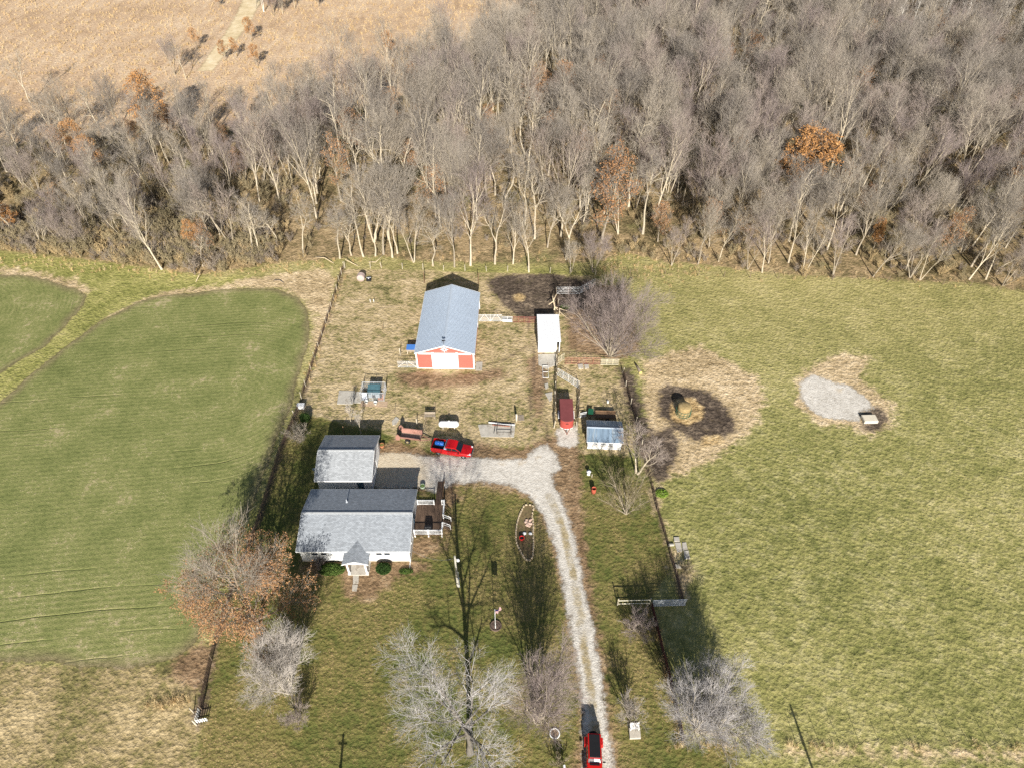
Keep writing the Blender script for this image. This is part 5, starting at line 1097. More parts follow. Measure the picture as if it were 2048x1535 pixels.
# logs
def log(name, lb, pts, r, mat, cut=None, z=None):
    P3 = [Vector((*G2(x, y), zz)) for x, y, zz in pts]; base = Vector((P3[0].x, P3[0].y, 0))
    o = thing(name, lb, 'log', base)
    n_ = len(P3); MB().tube([p - base for p in P3], [r * (1 - 0.5 * k / max(1, n_ - 1)) for k in range(n_)], 9).build('trunk', mat, o, True)
    if cut:
        d = (P3[0] - P3[1]).normalized(); MB().tube([P3[0] - base, P3[0] - base + d * 0.02], r * 1.01, 12).build('cut_end', cut, o)
    return o
BARKD = plain('grey_bark', srgb(128, 116, 102), 0.9, 0.3, 3, bump=0.6); CUT = plain('fresh_cut_wood', srgb(222, 180, 110), 0.8, 0.1, 5)
log('cut_log', 'dark cut log with a fresh yellow end near the hay ring', [(1281, 747, .22), (1276, 738, .22), (1270, 728, .2)], 0.24, BARKD, CUT)
PB = plain('peeled_branch', srgb(196, 178, 148), 0.85, 0.2, 3, bump=0.4)
o = log('fallen_limb', 'pale broken limb hanging behind the white shed', [(1108, 630, 0), (1109, 622, .9), (1106, 614, 1.6), (1104, 610, 2.0)], 0.16, PB)
for pts in ([(1109, 622, .9), (1130, 626, .6), (1150, 630, .3)], [(1106, 616, 1.5), (1097, 621, 1.3)], [(1109, 622, .9), (1128, 634, .3), (1142, 642, .1)], [(1106, 615, 1.5), (1112, 606, 2.0)]):
    P3 = [Vector((*G2(*p[:2]), p[2])) - o.location for p in pts]; MB().tube(P3, [0.07, 0.05, 0.03][:len(P3)] if len(P3) == 3 else [0.1, 0.08], 7).build('branch', PB, o)
for k, (pts, lb) in enumerate((([(632, 517, .3), (650, 520, .5), (668, 528, .15)], 'fallen grey branch at the field corner by the woods'), ([(692, 527, .9), (702, 529, .5), (716, 533, .1)], 'pale branch propped on the corner fence post'), ([(738, 525, .1), (752, 526, .2), (766, 517, .7)], 'bent fallen branch just behind the back fence'), ([(405, 545, .3), (400, 556, .6), (392, 565, .1)], 'dead grey snag leaning out of the woods at the crop field'), ([(548, 562, .15), (560, 563, .25), (568, 567, .1)], 'dark branch lying on the tan headland'))):
    log('fallen_branch', lb, pts, 0.1, PB if k != 4 else BARKD)
# ------------------------------------------------------------------ trees: grown level by level as tapering tubes
def unit(a): return a / (np.linalg.norm(a, axis=-1, keepdims=True) + 1e-9)
def at(P, t):
    n = P.shape[1] - 1; f = np.clip(t * n, 0, n - 1e-4); i = f.astype(int); f = (f - i)[..., None]
    b = np.arange(P.shape[0])[:, None]
    return P[b, i] * (1 - f) + P[b, i + 1] * f, unit(P[b, i + 1] - P[b, i])
def at_r(Rr, t):
    n = Rr.shape[1] - 1; f = np.clip(t * n, 0, n - 1e-4); i = f.astype(int); f = f - i; b = np.arange(Rr.shape[0])[:, None]
    return Rr[b, i] * (1 - f) + Rr[b, i + 1] * f
def sprout(g, P, Rr, k, t0, t1, length, ang, up, m, gnarl, rfac, rmin, taper=0.5, droop=0.0):
    """k children on every parent; length is absolute at the base of the parent and shrinks by taper to its tip"""
    B = P.shape[0]
    t = t0 + (t1 - t0) * (np.arange(k)[None] + g.uniform(0.05, 0.95, (B, k))) / k
    p, T = at(P, t); r0 = np.maximum(at_r(Rr, t) * rfac, rmin)
    a = np.radians(g.uniform(ang[0], ang[1], (B, k))); az = g.uniform(0, 6.28, (B, 1)) + np.arange(k)[None] * 2.4 + g.normal(0, 0.35, (B, k))
    ref = np.where(np.abs(T[..., 2:3]) < 0.9, np.array([0, 0, 1.0]), np.array([1.0, 0, 0])); u = unit(np.cross(T, ref)); v = np.cross(T, u)
    d = T * np.cos(a)[..., None] + (u * np.cos(az)[..., None] + v * np.sin(az)[..., None]) * np.sin(a)[..., None]
    d[..., 2] += up; d = unit(d).reshape(-1, 3)
    L = (length * (1 - taper * (t - t0) / max(t1 - t0, 1e-3)) * g.uniform(0.7, 1.2, (B, k))).reshape(-1)
    C = np.zeros((B * k, m, 3)); C[:, 0] = p.reshape(-1, 3)
    for i in range(1, m):
        C[:, i] = C[:, i - 1] + d * (L / (m - 1))[:, None]
        d = unit(d + g.normal(0, gnarl, d.shape) + np.array([0, 0, up * 0.25 - droop]))
    r0 = r0.reshape(-1, 1); CR = r0 + (np.maximum(r0 * 0.3, rmin * 0.6) - r0) * np.linspace(0, 1, m)[None]
    return C, CR
def tubes(P, Rr, s):
    B, n = P.shape[:2]; T = np.zeros_like(P); T[:, 1:-1] = P[:, 2:] - P[:, :-2]; T[:, 0] = P[:, 1] - P[:, 0]; T[:, -1] = P[:, -1] - P[:, -2]; T = unit(T)
    ref = np.where(np.abs(T[:, :1, 2:3]) < 0.9, np.array([0, 0, 1.0]), np.array([1.0, 0, 0])); u = unit(np.cross(T, np.broadcast_to(ref, T.shape))); v = np.cross(T, u)
    a = np.arange(s) * 2 * np.pi / s
    V = P[:, :, None] + (u[:, :, None] * np.cos(a)[None, None, :, None] + v[:, :, None] * np.sin(a)[None, None, :, None]) * Rr[:, :, None, None]
    idx = np.arange(B * n * s).reshape(B, n, s); j2 = np.roll(idx, -1, axis=2)
    Q = np.stack([idx[:, :-1], j2[:, :-1], j2[:, 1:], idx[:, 1:]], -1).reshape(-1, 4)
    return V.reshape(-1, 3), Q
def join(parts):
    V = []; Q = []; o = 0
    for v, q in parts: V.append(v); Q.append(q + o); o += len(v)
    return np.concatenate(V), np.concatenate(Q)
def leaves(g, P, n, size, spread=0.15):
    b = g.integers(0, len(P), n); t = g.uniform(0.2, 1, (n, 1)); i = P.shape[1] - 1
    c = P[b, i] * t + P[b, i - 1] * (1 - t) + g.normal(0, spread, (n, 3))
    x = unit(g.normal(0, 1, (n, 3))); y = unit(np.cross(x, g.normal(0, 1, (n, 3)))); s = (size * g.uniform(0.6, 1.3, (n, 1)))
    V = np.stack([c - x * s, c - y * s * .6, c + x * s, c + y * s * .6], 1).reshape(-1, 3)
    return V, np.arange(n * 4).reshape(n, 4)
def grow(seed, H=13, r0=0.2, stems=1, tilt=8, lean=(0, 0), gnarl=0.05, first=0.35, k=(11, 6, 5, 3), L1=0.36, a1=(28, 58), up=0.28, a2=(22, 55), rmin=0.014, spread=0.62, leaf=0, leaf_s=0.16, stem_h=1.0, leaf_low=False, tw=0.9, split=0.0, droop=0.0, clump=0.0):
    g = np.random.default_rng(seed); m0 = 9
    P = np.zeros((stems, m0, 3)); az = g.uniform(0, 6.28) + np.arange(stems) * 6.28 / max(1, stems) + g.normal(0, .3, stems); tl = np.radians(tilt) * g.uniform(.6, 1.2, stems) * (1 if stems > 1 else .5) if not isinstance(tilt, tuple) else np.radians(tilt[0] + (tilt[1] - tilt[0]) * ((np.arange(stems) * .618) % 1) ** .75)
    d = np.stack([np.sin(tl) * np.cos(az) + lean[0], np.sin(tl) * np.sin(az) + lean[1], np.cos(tl)], -1); d = unit(d); hs = H * stem_h * g.uniform(.82, 1.0, stems) if stems > 1 else np.array([H * stem_h])
    P[:, 0, :2] = np.stack([np.cos(az), np.sin(az)], -1) * (r0 * 0.9 if stems > 1 else 0)
    for i in range(1, m0):
        P[:, i] = P[:, i - 1] + d * (hs / (m0 - 1))[:, None]; d = unit(d + g.normal(0, gnarl, d.shape) * np.array([1, 1, .4]) + np.array([0, 0, 0.05 if not isinstance(tilt, tuple) else .015]))
    ts = np.linspace(0, 1, m0); Rr = np.broadcast_to(r0 * (1 - .86 * ts ** 0.9)[None], (stems, m0)).copy(); Rr[:, 0] *= 1.25
    lv = [(P, Rr)]
    if split:      # a second leader that forks low
        C, CR = sprout(g, P, Rr, 1, split, split + .05, H * (1 - split) * .9, (14, 26), .15, 8, gnarl, .8, .05); P2, R2 = C, CR
        lv.append((P2, R2)); base = [(P, Rr), (P2, R2)]
    else: base = [(P, Rr)]
    c1 = [sprout(g, p, r_, k[0], first if p is P else .25, .97, H * L1, a1, up, 6, gnarl * 1.6 + .04, .62, rmin * 2.6, spread) for p, r_ in base]
    A = np.concatenate([x[0] for x in c1]); AR = np.concatenate([x[1] for x in c1])
    B_, BR_ = sprout(g, A, AR, k[1], max(.22, clump), 1.0, H * L1 * .5, a2, up * .8, 5, gnarl * 1.5 + .05, .6, rmin * 1.5, .45, droop)
    C, CR = sprout(g, B_, BR_, k[2], max(.2, clump), 1.0, H * L1 * .27 * tw, a2, up * .6, 4, gnarl + .06, .6, rmin, .4, droop)
    D, DR = sprout(g, C, CR, k[3], .25, 1.0, H * L1 * .16 * tw, (18, 50), up * .4, 3, .05, .7, rmin * .75, .3, droop)
    trunk = join([tubes(p, r_, 8) for p, r_ in lv] + [tubes(A, AR, 5)])
    crown = join([tubes(B_, BR_, 4), tubes(C, CR, 3), tubes(D, DR, 3)])
    lf = None
    if leaf:
        src = D
        if leaf_low: zz = D[:, -1, 2]; src = D[zz + D[:, -1, 0] * -.35 < np.quantile(zz + D[:, -1, 0] * -.35, .66)]
        lf = leaves(g, src, leaf, leaf_s)
    return trunk, crown, lf
def bark(name, c, var=0.25, rv=0.16):
    n = NT(name); o = n.obj(); r_ = n.rnd(); a = n.noise(n.scalev(o, (3, 3, .7)), 1.6, 4, .65)
    col = n.ramp(n.add(a, n.dev(r_, rv)), [(.3, tuple(x * (1 - var * 1.3) for x in c[:3]) + (1,)), (.7, tuple(min(1, x * (1 + var)) for x in c[:3]) + (1,))])
    return n.done(col, .95, 0, None, .05)
def twig(name, c, c2):
    n = NT(name); r_ = n.rnd(); a = n.noise(n.obj(), .6, 3)
    return n.done(n.mix(n.step(n.add(a, n.dev(r_, .7)), .25, .75), c, c2), .95, 0, None, .05)
BK = bark('forest_bark', srgb(156, 145, 127)); BKP = bark('pale_bark', srgb(184, 172, 150)); BKW = bark('birch_bark', srgb(206, 200, 188), .14)
TW = twig('forest_twigs', srgb(143, 135, 126), srgb(163, 153, 139)); TWM = twig('mauve_twigs', srgb(146, 133, 128), srgb(160, 147, 137)); TWS = twig('silver_twigs', srgb(186, 182, 180), srgb(166, 160, 156))
TWO = twig('olive_twigs', srgb(124, 114, 86), srgb(140, 128, 102)); TWW = twig('white_twigs', srgb(184, 176, 167), srgb(164, 155, 146))
def leafm(name, cs, tr=.25):
    n = NT(name); a = n.noise(n.pos(), 2.2, 4, .7); b = n.noise(n.obj(), .5, 3)
    c = n.ramp(n.add(.5, n.dev(a, 1.3), n.dev(b, .7), n.dev(n.rnd(), .25)), [(.1, cs[0]), (.5, cs[1]), (.9, cs[2])])
    return n.done(c, .85, 0, None, .1)
LFO = leafm('orange_oak_leaves', (srgb(134, 98, 62), srgb(178, 132, 84), srgb(202, 162, 114))); LFB = leafm('brown_oak_leaves', (srgb(120, 88, 62), srgb(152, 114, 80), srgb(178, 142, 104)))
LFG = leafm('dark_evergreen', (srgb(34, 50, 24), srgb(54, 76, 36), srgb(74, 92, 48))); LFJ = leafm('juniper_green', (srgb(48, 66, 32), srgb(76, 96, 44), srgb(102, 114, 62)))
def tree_meshes(name, spec, bm, tm, lm=None):
    tr, cr, lf = grow(**spec); mt = np_mesh(name + '_trunk', tr[0], tr[1], [bm], smooth=True)
    if lf: V, Q = join([cr, lf]); mi = np.concatenate([np.zeros(len(cr[1])), np.ones(len(lf[1]))]); mc = np_mesh(name + '_crown', V, Q, [tm, lm], mi)
    else: mc = np_mesh(name + '_crown', cr[0], cr[1], [tm])
    return mt, mc
def plant(name, lb, cat, loc, meshes, rz=0.0, s=1.0, group=None, sz=None, tilt=None):
    o = thing(name, lb, cat, loc, rz, group); o.scale = (s, s, sz or s)
    if tilt: o.rotation_euler = (tilt[0], tilt[1], rz)
    for nm, me in zip(('trunk', 'crown'), meshes): link(nm, me, o)
    return o
rg_ = np.random.default_rng(11)

# --- yard trees and shrubs
def broom(seed, H, stems, tilt, r0=.13, lean=(0, 0), k=(8, 5, 5, 3), L1=.42, rmin=.0115, gnarl=.03):
    return dict(seed=seed, H=H, r0=r0, stems=stems, tilt=tilt, first=.2, k=k, L1=L1, a1=(12, 34), a2=(12, 36), up=.06, gnarl=gnarl, rmin=rmin, spread=.35, tw=1.3, lean=lean)
def yard(name, lb, p, spec, bm, tm, lm=None, cat='tree', group=None, xy=None):
    return plant(name, lb, cat, (*(xy or G2(*p)), 0), tree_meshes(name, spec, bm, tm, lm), group=group)
yard('oak_tree', 'big oak with clinging brown leaves at the left fence by the house', None, dict(seed=3, H=14.2, r0=.26, first=.07, k=(24, 8, 6, 4), L1=.49, a1=(36, 72), a2=(16, 44), up=.14, gnarl=.045, leaf=26000, leaf_s=.088, leaf_low=True, rmin=.012, spread=.5, tw=1.15), bark('oak_bark', srgb(150, 136, 118)), TW, LFB, xy=(-29.7, 37.9))
yard('bare_tree', 'white barked bare tree on the lawn right of the brown oak', (577, 1384), broom(21, 8.4, 9, (3, 23), .12, (0, .1), k=(9, 6, 5, 3)), bark('light_bark', srgb(192, 182, 166)), TWW)
yard('bare_tree', 'tall silvery bare tree spreading over the front lawn centre', (940, 1504), dict(seed=17, H=20.5, r0=.33, first=.2, k=(19, 6, 7, 6), L1=.32, a1=(32, 78), up=.2, a2=(22, 60), gnarl=.045, rmin=.01, spread=.25, tw=.9, clump=.42, lean=(.0, .07)), bark('silver_bark', srgb(112, 106, 97)), TWS)
yard('bare_tree', 'vase shaped bare tree close to the left side of the driveway', (1073, 1444), broom(33, 9.6, 8, (4, 26), .12, (.14, .06), k=(9, 5, 5, 3)), BKP, TWM)
yard('bare_tree', 'broad multi stem bare tree at the corner of the maroon fence', (1395, 1461), broom(42, 7.9, 16, (4, 42), .13, (.12, .06), k=(9, 6, 5, 3)), BKP, TWS)
yard('bare_tree', 'wide mauve multi stem tree beside the white shed pens', (1221, 713), broom(52, 10.8, 14, (4, 50), .14, (.02, .04), k=(9, 6, 5, 3), gnarl=.04), BK, TWM)
yard('bare_tree', 'pale crooked bare tree right of the chicken coop', (1274, 946), dict(seed=61, H=6.2, r0=.15, stems=2, tilt=22, first=.3, k=(9, 6, 5, 4), L1=.52, a1=(30, 66), up=.2, gnarl=.09, rmin=.011, lean=(.16, .12)), BKP, TWM)
yard('bare_tree', 'olive multi stem tree on the lawn below the chicken coop', (1252, 1027), broom(71, 6.4, 9, (4, 36), .07, (-.08, .06), k=(6, 4, 4, 2)), BK, TWO)
yard('sapling', 'thin bare sapling behind the garage roof', (703, 846), dict(seed=81, H=3.4, r0=.05, first=.3, k=(8, 5, 4, 2), L1=.4, a1=(20, 50), up=.3, rmin=.01), BKP, TWW)
yard('bare_tree', 'small bare tree growing out of the garage shadow', (722, 866), dict(seed=83, H=4.2, r0=.06, first=.35, k=(8, 5, 4, 2), L1=.36, a1=(20, 50), up=.3, rmin=.01), BKP, TWW)
def shrub(lb, p, h, st, seed, tm, tilt=34, lean=(0, 0), k=(7, 5, 4, 3), L1=.42, name='bare_shrub'):
    return yard(name, lb, p, broom(seed, h, st, (3, tilt * 1.25), .035, lean, (6, 4, 3, 2), .4, .009, .04), BK, tm, None, 'shrub')
shrub('rounded mauve shrub below the ivory lawn gate', (1275, 1262), 2.6, 20, 91, TWM, 48)
shrub('low grey shrub at the foot of the white barked tree', (598, 1442), 2.7, 12, 92, TWM, 36)
shrub('upright pale shrub behind the white bench on the well', (1257, 1440), 3.5, 10, 93, TWW, 26)
shrub('bare grey shrub by the fence left of the garage', (600, 884), 2.9, 12, 94, TW, 34)
shrub('brown twiggy shrub at the left front corner of the house', (640, 1132), 1.2, 10, 95, TWM, 45)
shrub('twiggy brown clump in the bottom lawn left of the red car', (1118, 1528), 1.3, 8, 96, TWO, 50)
shrub('bushy growth below the concrete block pile', (1372, 1140), 1.3, 10, 97, TWO, 46)
def leafy(name, lb, p, w_, h, d, n_, lm, ls=.07, seed=1, flat=1.0):
    g = np.random.default_rng(seed); q = unit(g.normal(0, 1, (n_, 3))) * (g.uniform(.72, 1.0, (n_, 1))) * np.array([w_, d, h])
    if flat != 1: q[:, 2] = np.abs(q[:, 2]) * (0.6 + .4 * g.random(n_))
    c = q + np.array([0, 0, h if flat == 1 else 0.05]); x = unit(g.normal(0, 1, (n_, 3))); y = unit(np.cross(x, g.normal(0, 1, (n_, 3)))); s = ls * g.uniform(.6, 1.4, (n_, 1))
    V = np.stack([c - x * s, c - y * s * .6, c + x * s, c + y * s * .6], 1).reshape(-1, 3)
    o = thing(name, lb, 'shrub', (*G2(*p), 0)); link('foliage', np_mesh(name, V, np.arange(n_ * 4).reshape(n_, 4), [lm]), o)
    m = MB()
    for k in range(7): a = k * .9; m.tube([(0, 0, 0), (w_ * .6 * math.cos(a), d * .6 * math.sin(a), h * (1.1 if flat == 1 else .5))], [.03, .012], 5)
    m.build('stem', BKP if name == 'weed_clump' else BARKD, o); return o
leafy('boxwood', 'dark trimmed round evergreen shrub under the right front windows', (768, 1141), .98, .62, .8, 4500, LFG, seed=1)
leafy('juniper', 'spreading green juniper left of the front porch', (664, 1139), 1.7, .8, .9, 4200, LFJ, .09, 2, .5)
leafy('juniper', 'low green plant near the right front corner of the house', (812, 1142), .9, .4, .45, 900, LFJ, .07, 3, .5)
leafy('weed_clump', 'bright green weeds beside the lawn fence near the hay ring', (1323, 987), .95, .5, .7, 900, leafm('weed_green', (srgb(92, 120, 44), srgb(126, 150, 62), srgb(150, 166, 84))), .08, 4, .5)
leafy('weed_clump', 'green weeds under the gates behind the white shed', (1130, 615), .9, .4, .6, 600, LFJ, .08, 5, .5)
leafy('evergreen_shrub', 'dark evergreen bush behind the grey shrub left of the garage', (612, 842), .75, .8, .7, 2200, LFG, .08, 6)

# --- the woods: prototypes
F = []
def proto(n_, **kw):
    bm, tm, lm = kw.pop('mats'); F.append((n_, tree_meshes(n_, kw, bm, tm, lm)))
for i in range(5): proto('grey', seed=100 + i, H=15 + i * .5, r0=.18 + .012 * i, first=.3 - .02 * i, k=(11, 5, 5, 3), L1=.42 + .03 * (i % 3), a1=(20, 46), a2=(16, 44), spread=.5, tw=1.1, gnarl=.05 + .015 * (i % 2), split=(.35 if i % 2 else 0), rmin=.016, mats=(BK if i % 2 else BKP, TWM if i == 2 else TW, None))
for i in range(4): proto('vase', seed=120 + i, H=13.5 + i * .5, r0=.14, stems=2 + i % 3, tilt=12 + 2 * i, first=.3, k=(9, 5, 5, 3), L1=.36, a1=(16, 42), a2=(14, 42), tw=1.1, rmin=.016, mats=(BKP if i % 2 else BK, TW if i % 2 else TWM, None))
for i in range(5): proto('pale', seed=140 + i, H=14.5 + (i % 3), r0=.21, first=.44, k=(8, 5, 4, 3), L1=.31, a1=(22, 64), up=.12, gnarl=.13 + .03 * (i % 3), split=(.3 + .1 * (i % 3)), rmin=.016, mats=(BKP, TW, None))
for i in range(3): proto('birch', seed=160 + i, H=16, r0=.17, stems=1 + i, tilt=7, first=.45, k=(10, 5, 4, 2), L1=.17, a1=(20, 42), rmin=.016, mats=(BKW, TWW, None))
for i in range(3): proto('oak', seed=170 + i, H=11.5 + i, r0=.22, first=.2, k=(13, 6, 5, 3), L1=.36, a1=(30, 70), gnarl=.07, leaf=(9000, 5200, 3000)[i], leaf_s=.13, rmin=.016, mats=(BK, TW, LFO if i < 2 else LFB))
BY = {}
proto('tawny', seed=181, H=11, r0=.18, first=.25, k=(11, 6, 5, 3), L1=.34, a1=(30, 66), leaf=1500, leaf_s=.12, rmin=.016, mats=(BK, TW, LFB)); proto('tawny', seed=182, H=9, r0=.15, first=.15, k=(11, 6, 5, 3), L1=.36, a1=(30, 66), leaf=2400, leaf_s=.12, rmin=.016, mats=(BK, TW, LFB))
for n_, m_ in F: BY.setdefault(n_, []).append(m_)
WOODP = np.array(WOOD)
def inside(x, y, d=0.0): return float(sdf_poly(np.array([x]), np.array([y]), WOODP, 30.0)[0]) > d
USED = []
# front row, surveyed one by one: pixel of the foot, height, kind, tilt to the picture's left(-)/right(+)
ROW = [(324, 539, 12, 'grey', -.30), (406, 533, 7, 'pale', .1), (447, 490, 12, 'pale', -.2), (422, 483, 12, 'grey', -.15), (508, 515, 12.5, 'pale', -.28), (525, 520, 11, 'pale', -.3), (558, 495, 10, 'pale', -.05), (607, 513, 12, 'pale', -.2), (680, 517, 12, 'pale', -.32), (703, 511, 11, 'pale', -.22), (727, 514, 14, 'pale', -.2), (751, 512, 12, 'pale', -.22), (767, 509, 15, 'grey', .02), (785, 515, 14, 'pale', -.1), (795, 507, 13, 'pale', .1), (828, 525, 11, 'vase', 0), (866, 532, 12, 'pale', 0), (909, 534, 12, 'grey', -.03), (941, 531, 15, 'grey', .06), (990, 528, 15, 'pale', 0), (1026, 528, 9, 'grey', .02), (1058, 544, 11, 'grey', .02), (1095, 495, 11, 'grey', .04), (1122, 473, 16, 'grey', 0), (1132, 519, 15, 'pale', -.04), (1142, 545, 6, 'vase', 0), (1186, 545, 7, 'vase', .1), (1236, 468, 12, 'vase', .32), (1343, 531, 9, 'vase', .1), (1396, 528, 9, 'grey', .16), (1437, 523, 10, 'grey', .14), (1409, 446, 15, 'vase', .1), (1495, 539, 8, 'vase', .08), (1524, 545, 9, 'grey', .22), (1541, 481, 11, 'vase', .12), (1607, 549, 9, 'vase', .22), (1666, 550, 10, 'vase', .2), (1746, 554, 10, 'grey', .16), (1820, 555, 10, 'vase', .2), (1840, 560, 9, 'vase', .22), (1938, 559, 10, 'grey', .3), (1971, 559, 12, 'grey', .34), (2005, 571, 9, 'vase', .4), (90, 500, 8, 'vase', -.3), (180, 500, 8, 'vase', -.3), (30, 470, 10, 'pale', -.3), (250, 480, 9, 'vase', -.25)]
ords = ['first', 'second', 'third', 'fourth', 'fifth', 'sixth', 'seventh', 'eighth', 'ninth', 'tenth', 'eleventh', 'twelfth', 'thirteenth', 'fourteenth', 'fifteenth', 'sixteenth', 'seventeenth']
seg = [(0, 520, 'beyond the crop'), (520, 850, 'left of barn'), (850, 1200, 'behind barn'), (1200, 2100, 'behind pasture')]
ROWS_ = sorted(ROW); cnt = {}
look = {'grey': 'grey bare tree', 'pale': 'pale crooked trunk', 'vase': 'slender forked tree'}
for i, (x, y, h, kd, ln) in enumerate(ROWS_):
    X, Y = G2(x, y); USED.append((X, Y, 2.2))
    zn = next(s_[2] for s_ in seg if s_[0] <= x < s_[1]); key = (kd, zn); c_ = cnt.get(key, 0); cnt[key] = c_ + 1
    ms = BY[kd][i % len(BY[kd])]; hh = {'grey': 14.5, 'pale': 15, 'vase': 13}[kd]; s = h / hh
    lb = f'{ords[c_]} {look[kd]} from the left, front of the woods {zn}'
    plant('bare_tree', lb, 'tree', (X, Y, 0), ms, rg_.uniform(0, 6.28), s * rg_.uniform(.9, 1.1), 'front trees of the woods', s, (0, ln * .7))
# oaks that keep their leaves, by crown
OAKS = [(1612, 292, 9, 0, 1.75, 'large vivid orange oak standing out of the right woods'), (1565, 190, 6, 1, .8, 'smaller orange oak behind the large vivid oak'), (292, 215, 6, 1, 1.2, 'orange brown oak at the far left edge of the woods'), (150, 285, 5, 1, .75, 'small orange oak left of the leafy oak near the crop field'), (182, 315, 4, 1, .7, 'low orange oak above the brushy left corner'), (1212, 405, 6, 2, 1.35, 'brownish orange oak behind the mauve shed tree'), (1756, 475, 4.2, 0, .62, 'narrow orange oak at the front of the right woods'), (1905, 468, 4, 2, .75, 'dull orange oak near the right front of the woods'), (2040, 330, 6, 0, .95, 'orange oak cut by the right picture edge'), (2025, 400, 5, 1, .9, 'second orange oak at the right picture edge, lower'), (838, 208, 6, 1, .75, 'tawny oak deep in the woods above the barn roof'), (1130, 190, 7, 2, 1.0, 'tawny leaf flecked oak deep in the woods above the shed'), (385, 470, 2.6, 1, .5, 'short brown leaved oak in the brush at the crop field'), (12, 440, 3, 0, .5, 'small orange oak on the left picture edge'), (775, 90, 5, 1, .55, 'orange oak at the far edge of the woods by the tan field'), (1480, 330, 4, 2, .8, 'thin tawny oak left of the large vivid oak'), (1870, 90, 6, 2, .9, 'tawny oak among the far right woods'), (1985, 110, 6, 1, .7, 'rusty oak below the white birches')]
for x, y, z, v, s, lb in OAKS:
    z = min(z + 3, .6 * (11.5 + v) * s); X, Y = G2(x, y, z); USED.append((X, Y, 2.5)); sx_ = .6 if 'narrow' in lb else 1
    o = plant('oak_tree', lb, 'tree', (X, Y, 0), BY['oak'][v], rg_.uniform(0, 6.28), s * sx_, 'leafy oaks of the woods', min(s, 1.3))
# oak scrub in the tan field by the trail
for x, y, s, lb in ((391, 88, .42, 'lone rusty oak bush in the tan field left of the trail'), (500, 74, .5, 'taller rusty oak bush right of the trail'), (448, 112, .42, 'rusty oak bush crowding the trail edge'), (470, 106, .4, 'rusty oak bush just right of the trail edge bush'), (513, 124, .45, 'rusty oak bush nearest the woods beside the trail'), (434, 6, .35, 'rusty bush cut by the top edge of the picture'), (572, 8, .5, 'brown oak bush in the far thicket at the top'), (636, 4, .4, 'single brown oak bush right of the far thicket'), (545, 12, .5, 'rusty oak in the middle of the far thicket')):
    X, Y = G2(x, y, 1.5); plant('oak_bush', lb, 'tree', (X, Y, 0), BY['oak'][1], rg_.uniform(0, 6), s, 'oak bushes by the far trail', s)
for x, y, h, kd, v, lb in ((512, 18, 7, 'vase', 0, 'leftmost grey tree of the far thicket at the top edge'), (528, 24, 8, 'birch', 2, 'pale stemmed tree in the middle of the far thicket'), (548, 32, 6, 'vase', 2, 'grey tree at the front of the far thicket'), (566, 28, 6, 'vase', 1, 'olive grey tree at the front of the far thicket'), (590, 18, 6, 'vase', 3, 'rightmost grey tree of the far thicket'), (350, 150, 9, 'vase', 2, 'loose grey tree standing into the tan field left of the trail'), (372, 158, 8, 'pale', 1, 'thin leaning tree at the foot of the trail'), (60, 205, 11, 'pale', 3, 'pale forked tree at the far left edge of the woods')):
    X, Y = G2(x, y); USED.append((X, Y, 2)); s = h / 13.5
    plant('bare_tree', lb, 'tree', (X, Y, 0), BY[kd][v % len(BY[kd])], rg_.uniform(0, 6), s)
# the rest: one tree at a time on a jittered grid, nearest ones as things
pts = []
gx = np.arange(-215, 300, 6.0); gy = np.arange(108, 318, 6.0)
for yy_ in gy:
    for xx_ in gx:
        x, y = xx_ + rg_.uniform(-2.6, 2.6), yy_ + rg_.uniform(-2.6, 2.6)
        if abs(x) > 40 + y * .76 or not inside(x, y, 3.0): continue
        if any((x - a) ** 2 + (y - b) ** 2 < r_ * r_ for a, b, r_ in USED): continue
        if y < 128 and -58 < x < 20 and rg_.random() < .45: continue
        if x < -60 and y < 128 and rg_.random() < .35: continue
        pts.append((math.hypot(x, y), x, y))
pts.sort()
def kind_at(x, y):
    if rg_.random() < .08: return 'tawny'
    u = rg_.random()
    if x > 105 and y > 190: return 'birch' if u < .5 else 'grey'
    if x < -45: return 'vase' if u < .6 else 'grey' if u < .9 else 'pale'
    if -45 < x < 30 and y < 150: return 'pale' if u < .45 else 'grey' if u < .8 else 'vase'
    return 'grey' if u < .55 else 'vase' if u < .9 else 'pale'
NIND = 292 - len(ROW)
def zone_label(x, y, kd):
    zn = 'left woods beyond the crop field' if x < -55 else 'woods straight behind the barn' if x < 12 else 'right woods behind the pasture'
    dp = 'in the nearer ' if y < 140 else 'deep inside the '
    return {'grey': 'tall grey bare tree ', 'pale': 'pale crooked bare tree ', 'vase': 'slender forked bare tree ', 'birch': 'white stemmed bare tree ', 'tawny': 'tawny leaf flecked tree '}[kd] + dp + zn
far_pts = []
def hscale(x, y):
    s = .8 + .4 * rg_.random()
    if x < -55: s *= .74
    elif x > 30 and y < 135: s *= .8
    return s
for i, (d_, x, y) in enumerate(pts):
    kd = kind_at(x, y); v = int(rg_.integers(0, len(BY[kd]))); s = hscale(x, y)
    if i < NIND:
        lb = zone_label(x, y, kd)
        plant('bare_tree', lb, 'tree', (x, y, 0), BY[kd][v], rg_.uniform(0, 6.28), s * rg_.uniform(.9, 1.1), lb.replace('tree', 'trees'), s, (rg_.normal(0, .05), rg_.normal(0, .05)))
    else: far_pts.append((x, y, rg_.uniform(0, 6.28), s, kd, v))

